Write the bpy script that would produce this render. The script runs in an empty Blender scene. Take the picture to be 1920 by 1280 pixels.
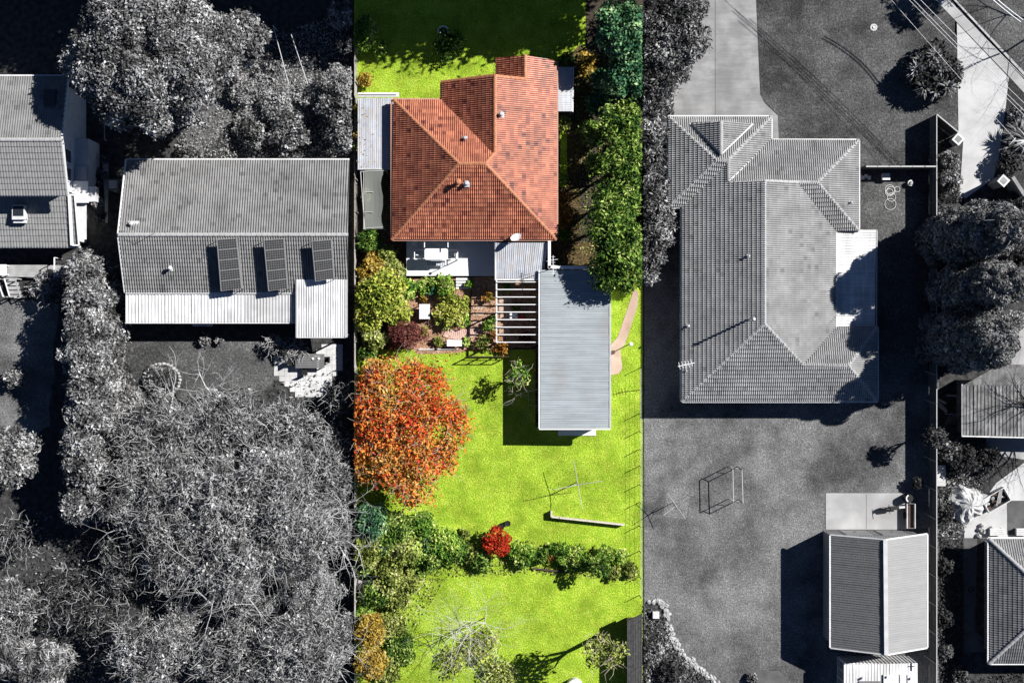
import bpy, bmesh, math, random
import numpy as np
from mathutils import Vector, Matrix
random.seed(7)
C = bpy.context.scene
COL = C.collection
R = math.radians

# ------------------------------------------------------------------ camera, sky, sun
H = 100.0                     # flying height of the drone
S = 0.04                      # metres per photograph pixel at ground level
cam_d = bpy.data.cameras.new('camera'); cam = bpy.data.objects.new('camera', cam_d); COL.objects.link(cam)
cam.location = (0, 0, H); cam.rotation_euler = (0, 0, 0)
cam_d.sensor_width = 36; cam_d.lens = 36 * H / (1920 * S); cam_d.clip_end = 2000
C.camera = cam
w = bpy.data.worlds.new('World'); C.world = w; w.use_nodes = True
nt = w.node_tree; bg = nt.nodes['Background']
sky = nt.nodes.new('ShaderNodeTexSky'); sky.sky_type = 'NISHITA'; sky.sun_disc = False
sky.sun_elevation = R(41.8); sky.sun_rotation = R(63.4)
sky.air_density = 0.45; sky.dust_density = 0.0; sky.ozone_density = 6.0
nt.links.new(sky.outputs[0], bg.inputs[0]); bg.inputs[1].default_value = 0.05
sun_d = bpy.data.lights.new('sun', 'SUN'); sun_d.energy = 5.0; sun_d.angle = R(0.5); sun_d.color = (1, 0.975, 0.94)
sun = bpy.data.objects.new('sun', sun_d); COL.objects.link(sun); sun.location = (60, 30, 60)
sun.rotation_euler = Vector((1, .5, 1)).to_track_quat('Z', 'Y').to_euler()
C.view_settings.view_transform = 'Standard'; C.view_settings.look = 'None'
C.view_settings.gamma = 1; C.view_settings.use_curve_mapping = False
C.view_settings.exposure = 0.75
C.render.engine = 'CYCLES'
C.cycles.diffuse_bounces = 2

# ------------------------------------------------------------------ helpers
def W(px, py, h=0.0):
    """real position of the point that stands h metres high at that place of the photograph"""
    k = S * (H - h) / H
    return Vector(((px - 960) * k, (640 - py) * k, h))
ORG = {}
def link(o, parent, org):
    COL.objects.link(o)
    if parent is not None: o.parent = parent
    ORG[o.name] = org
    return o
def tag(o, label=None, cat=None, group=None, kind=None):
    if label: o['label'] = label
    if cat: o['category'] = cat
    if group: o['group'] = group
    if kind: o['kind'] = kind
    return o
def thing(name, label, cat, loc, group=None):
    o = bpy.data.objects.new(name, None); o.empty_display_size = .3
    o.location = loc; link(o, None, Vector(loc)); return tag(o, label, cat, group)
def inst(name, me, parent, M):
    o = bpy.data.objects.new(name, me)
    org = ORG[parent.name] if parent else Vector((0, 0, 0))
    o.matrix_local = Matrix.Translation(-org) @ M
    COL.objects.link(o)
    if parent: o.parent = parent
    ORG[o.name] = M.translation.copy()
    return o

MATS = {}
def nodes(name):
    m = bpy.data.materials.new(name); m.use_nodes = True
    t = m.node_tree; return m, t, t.nodes['Principled BSDF']
def mat(name, c1, c2=None, scale=1.0, rough=.8, bump=0., bscale=20., metallic=0., island=0., c3=None, s3=.3, spec=.3, detail=6, contrast=(.35, .65), streak=None, sk=.3):
    """base colour c1..c2 by noise, c3 in larger patches, per-piece variation 'island'"""
    m, t, b = nodes(name); N = t.nodes.new; L = t.links.new
    geo = N('ShaderNodeNewGeometry')
    def noise(sc, d=detail):
        n = N('ShaderNodeTexNoise'); n.inputs['Scale'].default_value = sc; n.inputs['Detail'].default_value = d
        L(geo.outputs['Position'], n.inputs['Vector']); return n
    def ramp(fac, a, z, lo, hi):
        r = N('ShaderNodeValToRGB'); r.color_ramp.elements[0].position = lo; r.color_ramp.elements[1].position = hi
        r.color_ramp.elements[0].color = (*a, 1); r.color_ramp.elements[1].color = (*z, 1); L(fac, r.inputs[0]); return r
    out = None
    if c2 is not None:
        r = ramp(noise(scale).outputs['Fac'], c1, c2, *contrast); out = r.outputs[0]
        if c3 is not None:
            n3 = noise(s3, 4); f = ramp(n3.outputs['Fac'], (0,)*3, (1,)*3, .48, .66)
            mx = N('ShaderNodeMix'); mx.data_type = 'RGBA'; L(f.outputs[0], mx.inputs[0]); L(out, mx.inputs[6]); mx.inputs[7].default_value = (*c3, 1)
            out = mx.outputs[2]
    if streak:
        mp = N('ShaderNodeMapping'); mp.inputs['Scale'].default_value = streak; L(geo.outputs['Position'], mp.inputs['Vector'])
        n4 = N('ShaderNodeTexNoise'); n4.inputs['Scale'].default_value = 1; n4.inputs['Detail'].default_value = 7; n4.inputs['Roughness'].default_value = .7; L(mp.outputs[0], n4.inputs['Vector'])
        m4 = N('ShaderNodeMapRange'); m4.inputs[1].default_value = .38; m4.inputs[2].default_value = .62; m4.inputs[3].default_value = 1 - sk; m4.inputs[4].default_value = 1 + sk * .5; L(n4.outputs['Fac'], m4.inputs[0])
        h4 = N('ShaderNodeHueSaturation'); L(out, h4.inputs['Color']); L(m4.outputs[0], h4.inputs['Value']); out = h4.outputs[0]
    if island:
        hs = N('ShaderNodeHueSaturation')
        if out is None: hs.inputs['Color'].default_value = (*c1, 1)
        else: L(out, hs.inputs['Color'])
        mr = N('ShaderNodeMapRange'); mr.inputs[3].default_value = 1 - island; mr.inputs[4].default_value = 1 + island
        L(geo.outputs['Random Per Island'], mr.inputs[0]); L(mr.outputs[0], hs.inputs['Value']); out = hs.outputs[0]
    if out is None: b.inputs['Base Color'].default_value = (*c1, 1)
    else: L(out, b.inputs['Base Color'])
    b.inputs['Roughness'].default_value = rough; b.inputs['Metallic'].default_value = metallic
    b.inputs['Specular IOR Level'].default_value = spec
    if bump:
        bn = N('ShaderNodeBump'); bn.inputs['Strength'].default_value = bump; bn.inputs['Distance'].default_value = .1
        L(noise(bscale, 3).outputs['Fac'], bn.inputs['Height']); L(bn.outputs[0], b.inputs['Normal'])
    MATS[name] = m; return m
def leafmat(name, cols, hue_scale=.8, tr=0.15):
    """leaves: every leaf its own tone, tones drifting from clump to clump"""
    m, t, b = nodes(name); N = t.nodes.new; L = t.links.new
    geo = N('ShaderNodeNewGeometry'); n = N('ShaderNodeTexNoise'); n.inputs['Scale'].default_value = hue_scale; n.inputs['Detail'].default_value = 2
    L(geo.outputs['Position'], n.inputs['Vector'])
    mr = N('ShaderNodeMapRange'); mr.inputs[1].default_value = .3; mr.inputs[2].default_value = .7; L(n.outputs['Fac'], mr.inputs[0])
    a = N('ShaderNodeMath'); a.operation = 'MULTIPLY'; a.inputs[1].default_value = .5; L(mr.outputs[0], a.inputs[0])
    c = N('ShaderNodeMath'); c.operation = 'MULTIPLY_ADD'; c.inputs[1].default_value = .5; L(geo.outputs['Random Per Island'], c.inputs[0]); L(a.outputs[0], c.inputs[2])
    r = N('ShaderNodeValToRGB'); L(c.outputs[0], r.inputs[0])
    el = r.color_ramp.elements
    while len(el) < len(cols): el.new(.5)
    for i, cc in enumerate(cols):
        el[i].position = .12 + .76 * i / (len(cols) - 1); el[i].color = (*cc, 1)
    L(r.outputs[0], b.inputs['Base Color']); b.inputs['Roughness'].default_value = .75
    b.inputs['Specular IOR Level'].default_value = .15
    MATS[name] = m; return m
def tilemat(name, c1, c2, stain, var=.25, ro=.36, sp=.75):
    m, t, b = nodes(name); N = t.nodes.new; L = t.links.new
    uv = N('ShaderNodeUVMap'); fl = N('ShaderNodeVectorMath'); fl.operation = 'FLOOR'; L(uv.outputs[0], fl.inputs[0])
    wn = N('ShaderNodeTexWhiteNoise'); wn.noise_dimensions = '2D'; L(fl.outputs[0], wn.inputs['Vector'])
    r = N('ShaderNodeValToRGB'); L(wn.outputs['Value'], r.inputs[0]); e = r.color_ramp.elements
    e[0].color = (*c1, 1); e[0].position = 0; e[1].color = (*c2, 1); e[1].position = .955
    x = e.new(.985); x.color = (*stain, 1)
    geo = N('ShaderNodeNewGeometry'); n = N('ShaderNodeTexNoise'); n.inputs['Scale'].default_value = .7; n.inputs['Detail'].default_value = 8
    L(geo.outputs['Position'], n.inputs['Vector'])
    mr = N('ShaderNodeMapRange'); mr.inputs[1].default_value = .3; mr.inputs[2].default_value = .7; mr.inputs[3].default_value = 1 - var; mr.inputs[4].default_value = 1 + var
    L(n.outputs['Fac'], mr.inputs[0]); hs = N('ShaderNodeHueSaturation'); L(r.outputs[0], hs.inputs['Color']); L(mr.outputs[0], hs.inputs['Value'])
    L(hs.outputs[0], b.inputs['Base Color']); b.inputs['Roughness'].default_value = ro; b.inputs['Specular IOR Level'].default_value = sp
    MATS[name] = m; return m
def g(v): return (v, v, v)

class MB:
    """collects faces in world coordinates and links them as one mesh object"""
    def __init__(s): s.v = []; s.f = []
    def poly(s, pts):
        b = len(s.v); s.v += [tuple(p) for p in pts]; s.f.append(tuple(range(b, b + len(pts)))); return s
    def hexa(s, p):     # 8 points: bottom 4 ccw, top 4 ccw
        b = len(s.v); s.v += [tuple(q) for q in p]
        s.f += [tuple(b + i for i in q) for q in ((3, 2, 1, 0), (4, 5, 6, 7), (0, 1, 5, 4), (1, 2, 6, 5), (2, 3, 7, 6), (3, 0, 4, 7))]; return s
    def box(s, x0, x1, y0, y1, z0, z1):
        return s.hexa([(x0, y0, z0), (x1, y0, z0), (x1, y1, z0), (x0, y1, z0), (x0, y0, z1), (x1, y0, z1), (x1, y1, z1), (x0, y1, z1)])
    def bar(s, a, b, wd, ht, up=(0, 0, 1)):
        a = Vector(a); b = Vector(b); d = (b - a).normalized(); up = Vector(up)
        if abs(d.dot(up)) > .98: up = Vector((0, 1, 0))
        x = d.cross(up).normalized() * wd / 2; y = x.cross(d).normalized() * ht / 2
        return s.hexa([a - x - y, a + x - y, b + x - y, b - x - y, a - x + y, a + x + y, b + x + y, b - x + y])
    def tube(s, a, b, r0, r1=None, n=6, caps=True):
        r1 = r0 if r1 is None else r1; a = Vector(a); b = Vector(b); d = (b - a).normalized()
        u = d.cross(Vector((0, 0, 1)) if abs(d.z) < .9 else Vector((1, 0, 0))).normalized(); v = d.cross(u)
        k = len(s.v)
        for p, r in ((a, r0), (b, r1)):
            for i in range(n):
                t = 2 * math.pi * i / n; s.v.append(tuple(p + (u * math.cos(t) + v * math.sin(t)) * r))
        for i in range(n):
            j = (i + 1) % n; s.f.append((k + i, k + j, k + n + j, k + n + i))
        if caps: s.f.append(tuple(k + i for i in range(n))[::-1]); s.f.append(tuple(k + n + i for i in range(n)))
        return s
    def prism(s, poly, z0, z1):
        n = len(poly); k = len(s.v)
        if sum(poly[i][0] * poly[(i + 1) % n][1] - poly[(i + 1) % n][0] * poly[i][1] for i in range(n)) < 0: poly = poly[::-1]
        s.v += [(p[0], p[1], z0) for p in poly] + [(p[0], p[1], z1) for p in poly]
        s.f.append(tuple(range(k + n - 1, k - 1, -1))); s.f.append(tuple(range(k + n, k + 2 * n)))
        for i in range(n): j = (i + 1) % n; s.f.append((k + i, k + j, k + n + j, k + n + i))
        return s
    def ring(s, c, r, t, n=20, tilt=None, m=5):
        c = Vector(c); k = len(s.v); M = tilt or Matrix.Identity(3)
        for i in range(n):
            a = 2 * math.pi * i / n; d = Vector((math.cos(a), math.sin(a), 0))
            for j in range(m):
                q = 2 * math.pi * j / m; s.v.append(tuple(c + M @ (d * (r + t * math.cos(q)) + Vector((0, 0, t * math.sin(q))))))
        for i in range(n):
            for j in range(m):
                a = k + i * m + j; b = k + i * m + (j + 1) % m; a2 = k + ((i + 1) % n) * m + j; b2 = k + ((i + 1) % n) * m + (j + 1) % m
                s.f.append((a, a2, b2, b))
        return s
    def dome(s, c, rx, ry, rz, n=14, m=5, z0=-0.0, jit=0, full=False, seed=0):
        c = Vector(c); k = len(s.v); rn = random.Random(seed); lo = -math.pi / 2 * .96 if full else z0
        for j in range(m + 1):
            ph = lo + (math.pi / 2 * .96 - lo) * j / m
            for i in range(n):
                a = 2 * math.pi * i / n; q = 1 + rn.uniform(-jit, jit)
                s.v.append((c.x + rx * q * math.cos(ph) * math.cos(a), c.y + ry * q * math.cos(ph) * math.sin(a), c.z + rz * q * math.sin(ph)))
        for j in range(m):
            for i in range(n):
                i2 = (i + 1) % n; s.f.append((k + j * n + i, k + j * n + i2, k + (j + 1) * n + i2, k + (j + 1) * n + i))
        s.f.append(tuple(k + m * n + i for i in range(n))); s.f.append(tuple(k + i for i in range(n))[::-1])
        return s
    def mesh(s, name, m, org=Vector((0, 0, 0)), smooth=False):
        me = bpy.data.meshes.new(name); me.from_pydata([(p[0] - org.x, p[1] - org.y, p[2] - org.z) for p in s.v], [], s.f)
        me.materials.append(MATS[m]); me.update()
        if smooth: me.polygons.foreach_set('use_smooth', [True] * len(me.polygons))
        return me
    def build(s, name, m, parent=None, label=None, cat=None, group=None, kind=None, smooth=False):
        if parent is not None: org = ORG[parent.name]
        elif kind == 'structure': org = Vector((0, 0, 0))
        else:
            xs = [p[0] for p in s.v]; ys = [p[1] for p in s.v]
            org = Vector(((min(xs) + max(xs)) / 2, (min(ys) + max(ys)) / 2, min(p[2] for p in s.v)))
        o = bpy.data.objects.new(name, s.mesh(name, m, org, smooth))
        if parent is None: o.location = org
        link(o, parent, org); return tag(o, label, cat, group, kind)

def npmesh(name, V, F, m, org, smooth=False):
    """V (n,3), F (k,4) numpy"""
    me = bpy.data.meshes.new(name); V = V - np.array(org)[None, :]
    me.vertices.add(len(V)); me.vertices.foreach_set('co', V.astype(np.float32).ravel())
    k, q = F.shape; me.loops.add(k * q); me.loops.foreach_set('vertex_index', F.astype(np.int32).ravel())
    me.polygons.add(k); me.polygons.foreach_set('loop_start', np.arange(0, k * q, q, dtype=np.int32))
    try: me.polygons.foreach_set('loop_total', np.full(k, q, dtype=np.int32))
    except Exception: pass
    me.materials.append(MATS[m]); me.update(); me.validate(); return me

def inset(poly, d):
    """shrink a plan polygon by d"""
    n = len(poly); A = sum(poly[i][0] * poly[(i + 1) % n][1] - poly[(i + 1) % n][0] * poly[i][1] for i in range(n))
    P = [Vector((p[0], p[1])) for p in poly]
    if A < 0: P = P[::-1]
    out = []
    for i in range(n):
        a, b, c = P[i - 1], P[i], P[(i + 1) % n]
        e1 = (b - a).normalized(); e2 = (c - b).normalized(); n1 = Vector((-e1.y, e1.x)); n2 = Vector((-e2.y, e2.x))
        k = n1 + n2; q = k.dot(n1)
        out.append(b + k * (d / max(q, .3)))
    return out

# ------------------------------------------------------------------ roofs
def frame_of(pts):
    P = np.array([tuple(p) for p in pts]); A = np.c_[P[:, 0], P[:, 1], np.ones(len(P))]
    a, b, c = np.linalg.lstsq(A, P[:, 2], rcond=None)[0]
    n = Vector((-a, -b, 1)).normalized(); up = Vector((a, b, 0))
    if up.length < 1e-4: up = Vector((0, 1, 0))
    up.normalize(); v = (up - n * up.dot(n)).normalized(); u = v.cross(n).normalized()
    o = Vector((0, 0, c)); return o, u, v, n
def tiled_plane(bm_all, pts, wu=.19, cv=.34, amp=.035, step=.03, thick=0.0):
    """roof tiles of one slope as real relief: rolls down the slope, a step at every course"""
    o, u, v, n = frame_of(pts)
    loc = [((p - o).dot(u), (p - o).dot(v)) for p in pts]
    u0 = min(q[0] for q in loc); u1 = max(q[0] for q in loc); v0 = min(q[1] for q in loc); v1 = max(q[1] for q in loc)
    i0, i1 = math.floor(u0 / wu), math.ceil(u1 / wu); nc = math.ceil((v1 - v0) / cv) + 1
    prof = [(0, 0), (.25, .42), (.45, 1), (.58, 1), (.8, .4)]
    us = np.array([(i + f) * wu for i in range(i0, i1 + 1) for f, _ in prof]); zs = np.array([a * amp for i in range(i0, i1 + 1) for _, a in prof])
    vs = []; vz = []; vi = []
    for k in range(nc): vs += [v0 + k * cv, v0 + (k + .97) * cv]; vz += [step, 0]; vi += [k + .01, k + .96]
    vs = np.array(vs); vz = np.array(vz)
    nu, nv = len(us), len(vs)
    U, Vv = np.meshgrid(us, vs); Z = zs[None, :] + vz[:, None]
    P = np.array(o)[None, None, :] + U[..., None] * np.array(u) + Vv[..., None] * np.array(v) + Z[..., None] * np.array(n)
    idx = np.arange(nu * nv).reshape(nv, nu)
    F = np.stack([idx[:-1, :-1], idx[:-1, 1:], idx[1:, 1:], idx[1:, :-1]], -1).reshape(-1, 4)
    me = bpy.data.meshes.new('tmp'); me.from_pydata(P.reshape(-1, 3).tolist(), [], F.tolist())
    ul = me.uv_layers.new(name='UVMap')
    uvv = np.stack([U / (wu * 2), np.broadcast_to(np.array(vi)[:, None], U.shape)], -1).reshape(-1, 2)
    li = np.empty(len(me.loops), dtype=np.int32); me.loops.foreach_get('vertex_index', li)
    # constant tile index per face: use face centre
    cen = uvv[F].mean(1); cen = np.repeat(cen, 4, axis=0)
    ul.data.foreach_set('uv', cen.astype(np.float32).ravel())
    n_ = len(pts); cr = [(pts[(i + 1) % n_] - pts[i]).xy.normalized().cross((pts[(i + 2) % n_] - pts[(i + 1) % n_]).xy.normalized()) for i in range(n_)]
    if min(cr) > -.02 or max(cr) < .02: pieces = [pts]
    else:
        from mathutils.geometry import tessellate_polygon
        pieces = [[pts[i] for i in t] for t in tessellate_polygon([[Vector((p.x, p.y, 0)) for p in pts]])]
    full = me
    for pts in pieces:
      me = full.copy(); bm = bmesh.new(); bm.from_mesh(me)
      cx = sum((p for p in pts), Vector()) / len(pts)
      for i in range(len(pts)):
        a, b = pts[i], pts[(i + 1) % len(pts)]; e = (b - a)
        nn = Vector((e.y, -e.x, 0)).normalized()
        if nn.dot(cx - a) > 0: nn = -nn
        bmesh.ops.bisect_plane(bm, geom=bm.verts[:] + bm.edges[:] + bm.faces[:], plane_co=a, plane_no=nn, clear_outer=True, dist=1e-5)
      bm.to_mesh(me); bm.free(); bm_all.from_mesh(me); bpy.data.meshes.remove(me)
    bpy.data.meshes.remove(full)
RIDGE = {}
def ridge_mesh(m):
    if m not in RIDGE:
        mb = MB(); n = 6; L = .42
        for x, r in ((0, .15), (L, .125)):
            for i in range(n + 1):
                t = math.pi * i / n; mb.v.append((x, math.cos(t) * r, math.sin(t) * r * .75))
        for i in range(n): mb.f.append((i, i + 1, n + 2 + i, n + 1 + i))
        mb.f.append(tuple(range(n, -1, -1))); mb.f.append(tuple(range(n + 1, 2 * n + 2)))
        RIDGE[m] = mb.mesh('ridge_tile', m)
    return RIDGE[m]
def ridge_caps(parent, a, b, m, lift=.03):
    d = b - a; L = d.length; k = max(1, round(L / .38)); d.normalize()
    y = Vector((0, 0, 1)).cross(d).normalized(); z = d.cross(y)
    for i in range(k):
        p = a + d * (L * i / k) + z * lift
        M = Matrix(((d.x, y.x, z.x, p.x), (d.y, y.y, z.y, p.y), (d.z, y.z, z.z, p.z), (0, 0, 0, 1)))
        M = M @ Matrix.Rotation(random.uniform(-.03, .03), 4, 'Z') @ Matrix.Diagonal((L / k / .38, 1, 1, 1))
        inst('ridge_tile', ridge_mesh(m), parent, M)
def tiled_roof(house, planes, ridges, valleys, eaves, m, mr, mdeck, mgut, wu=.19, cv=.34, amp=.04, step=.035, skip=()):
    deck = MB()
    for P in planes:
        pts = [W(*p) for p in P]
        t = [p - Vector((0, 0, .03)) for p in pts]; b = [p - Vector((0, 0, .16)) for p in pts]
        deck.poly(t); deck.poly(b[::-1])
        for i in range(len(pts)): j = (i + 1) % len(pts); deck.poly([b[i], b[j], t[j], t[i]])
    roof = deck.build('roof', mdeck, house)
    bm = bmesh.new()
    for k, P in enumerate(planes):
        if k in skip: continue
        tiled_plane(bm, [W(*p) for p in P], wu, cv, amp, step)
    me = bpy.data.meshes.new('roof_tiles'); bm.to_mesh(me); bm.free(); me.materials.append(MATS[m])
    me.transform(Matrix.Translation(-ORG[house.name]))
    o = bpy.data.objects.new('roof_tiles', me); link(o, roof, ORG[house.name]); o['kind'] = 'stuff'
    for a, b in ridges: ridge_caps(roof, W(*a), W(*b), mr)
    if valleys:
        for a, b in valleys:
            mb = MB(); A = W(*a); B = W(*b); s = (B - A).normalized().cross(Vector((0, 0, 1))).normalized() * .09
            up = Vector((0, 0, .055)); mb.hexa([A - s, A + s, B + s, B - s, A - s + up, A + s + up, B + s + up, B - s + up]); mb.build('valley_flashing', mgut, roof)
    for a, b in eaves:
        A = W(*a); B = W(*b); d = (B - A).normalized()
        mb = MB(); mb.bar(A + Vector((0, 0, -.05)), B + Vector((0, 0, -.05)), .13, .12)
        mb.build('gutter', mgut, house)
    return roof
def sheet_roof(parent, quad, n, m, ribs=4, amp=.04, name='roof_sheet', along=0, thick=.03, under=None):
    """quad a,b,c,d (px,py,h): sheets lie side by side from a-b to d-c, ribs run a->b"""
    a, b, c, d = [W(*q) for q in quad]
    if under:
        mb = MB(); q = [p - Vector((0, 0, .03)) for p in (a, b, c, d)]; r = [p - Vector((0, 0, .12)) for p in (a, b, c, d)]
        mb.poly(q if (q[1] - q[0]).cross(q[2] - q[1]).z > 0 else q[::-1]); mb.poly(r)
        for i in range(4): j = (i + 1) % 4; mb.poly([r[i], r[j], q[j], q[i]])
        parent = mb.build('roof', under, parent)
    for k in range(n):
        t0, t1 = k / n, (k + 1) / n
        mb = MB(); w_ = (d - a).length / n; rows = []
        for i in range(ribs):
            base = t0 + (t1 - t0) * (i / ribs); s = (t1 - t0) / ribs
            for f, z in ((0, 1), (.22, 1), (.34, 0), (.88, 0)): rows.append((base + f * s, z))
        rows.append((t1 - 1e-4, 1 if False else 0))
        lift = .012 * (k % 2)
        for t, z in rows:
            p0 = a.lerp(d, t); p1 = b.lerp(c, t)
            zz = Vector((0, 0, z * amp + thick + lift)); mb.v += [tuple(p0 + zz), tuple(p1 + zz)]
        for i in range(len(rows) - 1): mb.f.append((2 * i, 2 * i + 1, 2 * i + 3, 2 * i + 2))
        mb.build(name, m, parent)
    return parent
def walls(house, poly_px, h, m, ins=.45, top=None):
    P = inset([W(x, y, h) for x, y in poly_px], ins)
    MB().prism(P, 0, top or h - .18).build('wall', m, house); return P
def window(house, P, i, f, wd, z0, z1, mf='white_paint', mp='glass_dark', name='window'):
    """opening on edge i of the wall outline P at fraction f"""
    a = Vector((*P[i][:2], 0)); b = Vector((*P[(i + 1) % len(P)][:2], 0)); d = (b - a).normalized(); nrm = Vector((d.y, -d.x, 0))
    c = a.lerp(b, f); z = Vector((0, 0, 1))
    fr = MB(); l, r = c - d * wd / 2, c + d * wd / 2; o = nrm * .03
    fr.bar(l + o + z * z0, l + o + z * z1, .07, .08, up=nrm); fr.bar(r + o + z * z0, r + o + z * z1, .07, .08, up=nrm)
    e = d * .035
    fr.bar(l + e + o + z * (z0 + .035), r - e + o + z * (z0 + .035), .08, .07); fr.bar(l + e + o + z * (z1 - .035), r - e + o + z * (z1 - .035), .08, .07)
    w_ = fr.build(name, mf, house)
    MB().bar(l + e + o * .5 + z * (z0 + z1) / 2, r - e + o * .5 + z * (z0 + z1) / 2, .02, (z1 - z0) - .14).build('pane', mp, w_)

# ------------------------------------------------------------------ plants
def lobes_round(px, py, hc, r, rz, k=14, seed=0, lob=.42, sq=(1, 1)):
    """a crown of sub-crowns; r, rz in metres, centre seen at px,py hc metres up"""
    rn = random.Random(seed); c = W(px, py, hc); out = [(c.x, c.y, c.z - rz * .15, r * .62 * sq[0], r * .62 * sq[1], rz * .8)]
    for i in range(k):
        t = 2.39996 * i + rn.uniform(-.3, .3); z = .95 - 1.15 * (i + .5) / k; q = math.sqrt(max(0, 1 - z * z))
        rr = r * lob * rn.uniform(.7, 1.25); m = 1 - lob * .75
        out.append((c.x + math.cos(t) * q * r * m * sq[0] * rn.uniform(.85, 1.2), c.y + math.sin(t) * q * r * m * sq[1] * rn.uniform(.85, 1.2), c.z + z * rz * m * .95, rr, rr, rr * .8))
    return out
def leaf_arrays(lobes, dens, size, aspect, seed, clip=None, rnd=1.1, zmin=.05, jag=.25, shell=.6):
    rs = np.random.RandomState(seed); Cs = []; Ns = []
    for (x, y, z, rx, ry, rz) in lobes:
        n = int(dens * math.pi * max(rx * ry, .05) * (1 + .6 * rz / max(rx, ry))); n = max(n, 12)
        d = rs.normal(size=(n, 3)); d /= np.linalg.norm(d, axis=1)[:, None]; d[:, 2] = np.where(d[:, 2] < -.35, -d[:, 2], d[:, 2])
        rad = 1 - (1 - shell) * rs.rand(n) ** 2 + jag * rs.rand(n) ** 4
        p = d * rad[:, None] * np.array([rx, ry, rz]) + np.array([x, y, z])
        Cs.append(p); Ns.append(d)
    P = np.concatenate(Cs); N = np.concatenate(Ns)
    k = P[:, 2] > zmin
    if clip:
        px = 960 + P[:, 0] / S * H / (H - P[:, 2]); k &= (px > clip[0]) & (px < clip[1])
    P = P[k]; N = N[k]; n = len(P)
    N = N + rnd * rs.normal(size=(n, 3)); N /= np.linalg.norm(N, axis=1)[:, None]
    T = rs.normal(size=(n, 3)); T -= N * (T * N).sum(1)[:, None]; T /= np.linalg.norm(T, axis=1)[:, None]; B = np.cross(N, T)
    s = size * (.45 + 1.15 * rs.rand(n)[:, None] ** 1.4) / 2; sw = s * aspect
    sag = np.array([0, 0, 1]) * s * .25
    V = np.stack([P - T * s - sag, P + B * sw, P + T * s - sag, P - B * sw], 1).reshape(-1, 3)
    F = np.arange(4 * n).reshape(-1, 4); return V, F
def twig_arrays(lobes, dens, length, width, seed, clip=None):
    """thin curved twigs lying in the outer crown"""
    rs = np.random.RandomState(seed); Vs = []; Fs = []; base = 0
    for (x, y, z, rx, ry, rz) in lobes:
        n = int(dens * math.pi * rx * ry) + 3
        d = rs.normal(size=(n, 3)); d[:, 2] = np.abs(d[:, 2]) * .9; d /= np.linalg.norm(d, axis=1)[:, None]
        p = d * np.array([rx, ry, rz]) * rs.uniform(.7, 1.05, n)[:, None] + np.array([x, y, z])
        if clip:
            px = 960 + p[:, 0] / S * H / (H - p[:, 2]); kk = (px > clip[0] + 6) & (px < clip[1] - 6); p = p[kk]; d = d[kk]; n = len(p)
        if n == 0: continue
        t = d * .5 + rs.normal(size=(n, 3)) * .6; t[:, 2] *= .5; t /= np.linalg.norm(t, axis=1)[:, None]
        sd = np.cross(t, np.array([0, 0, 1])); sd /= np.linalg.norm(sd, axis=1)[:, None] + 1e-9
        L = length * rs.uniform(.5, 1.5, n)[:, None]; bend = sd * L * rs.uniform(-.3, .3, n)[:, None]
        wv = sd * width / 2; zz = np.array([0, 0, 1]) * width * .6
        ring = []
        for q, ws in ((0, 1), (.5, .8), (1, .3)):
            c = p + t * L * q + bend * (4 * q * (1 - q)) + np.array([0, 0, 1]) * L * .12 * q
            ring.append((c - wv * ws, c + zz * ws, c + wv * ws))
        V = np.stack([r[i] for r in ring for i in range(3)], 1)   # n,9,3
        idx = np.arange(n)[:, None] * 9 + base
        f = [(0, 1, 4, 3), (1, 2, 5, 4), (3, 4, 7, 6), (4, 5, 8, 7)]
        Fs.append(np.concatenate([idx + np.array([q]) for q in f])); Vs.append(V.reshape(-1, 3)); base += n * 9
    return np.concatenate(Vs), np.concatenate(Fs)
def limb_mesh(base, tips, r0, seed, wig=.12):
    mb = MB(); rn = random.Random(seed)
    fork = base + Vector((rn.uniform(-.1, .1), rn.uniform(-.1, .1), min(t.z for t in tips) * .45))
    mb.tube(base - Vector((0, 0, .1)), fork, r0 * 1.15, r0 * .8, 7)
    for t in tips:
        p = fork; d = (t - fork); n = 4; r = r0 * .55; L = d.length
        for i in range(n):
            q = fork + d * ((i + 1) / n) + Vector((rn.uniform(-1, 1), rn.uniform(-1, 1), rn.uniform(-.4, .8))) * wig * L * (1 if i < n - 1 else 0) * .6
            mb.tube(p, q, r, r * .72, 5, False); r *= .72
            if i >= 1:
                for _ in range(2):
                    e = q + Vector((rn.uniform(-1, 1), rn.uniform(-1, 1), rn.uniform(0, .7))) * L * .22; mb.tube(q, e, r * .6, r * .2, 4, False)
            p = q
    return mb
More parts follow.
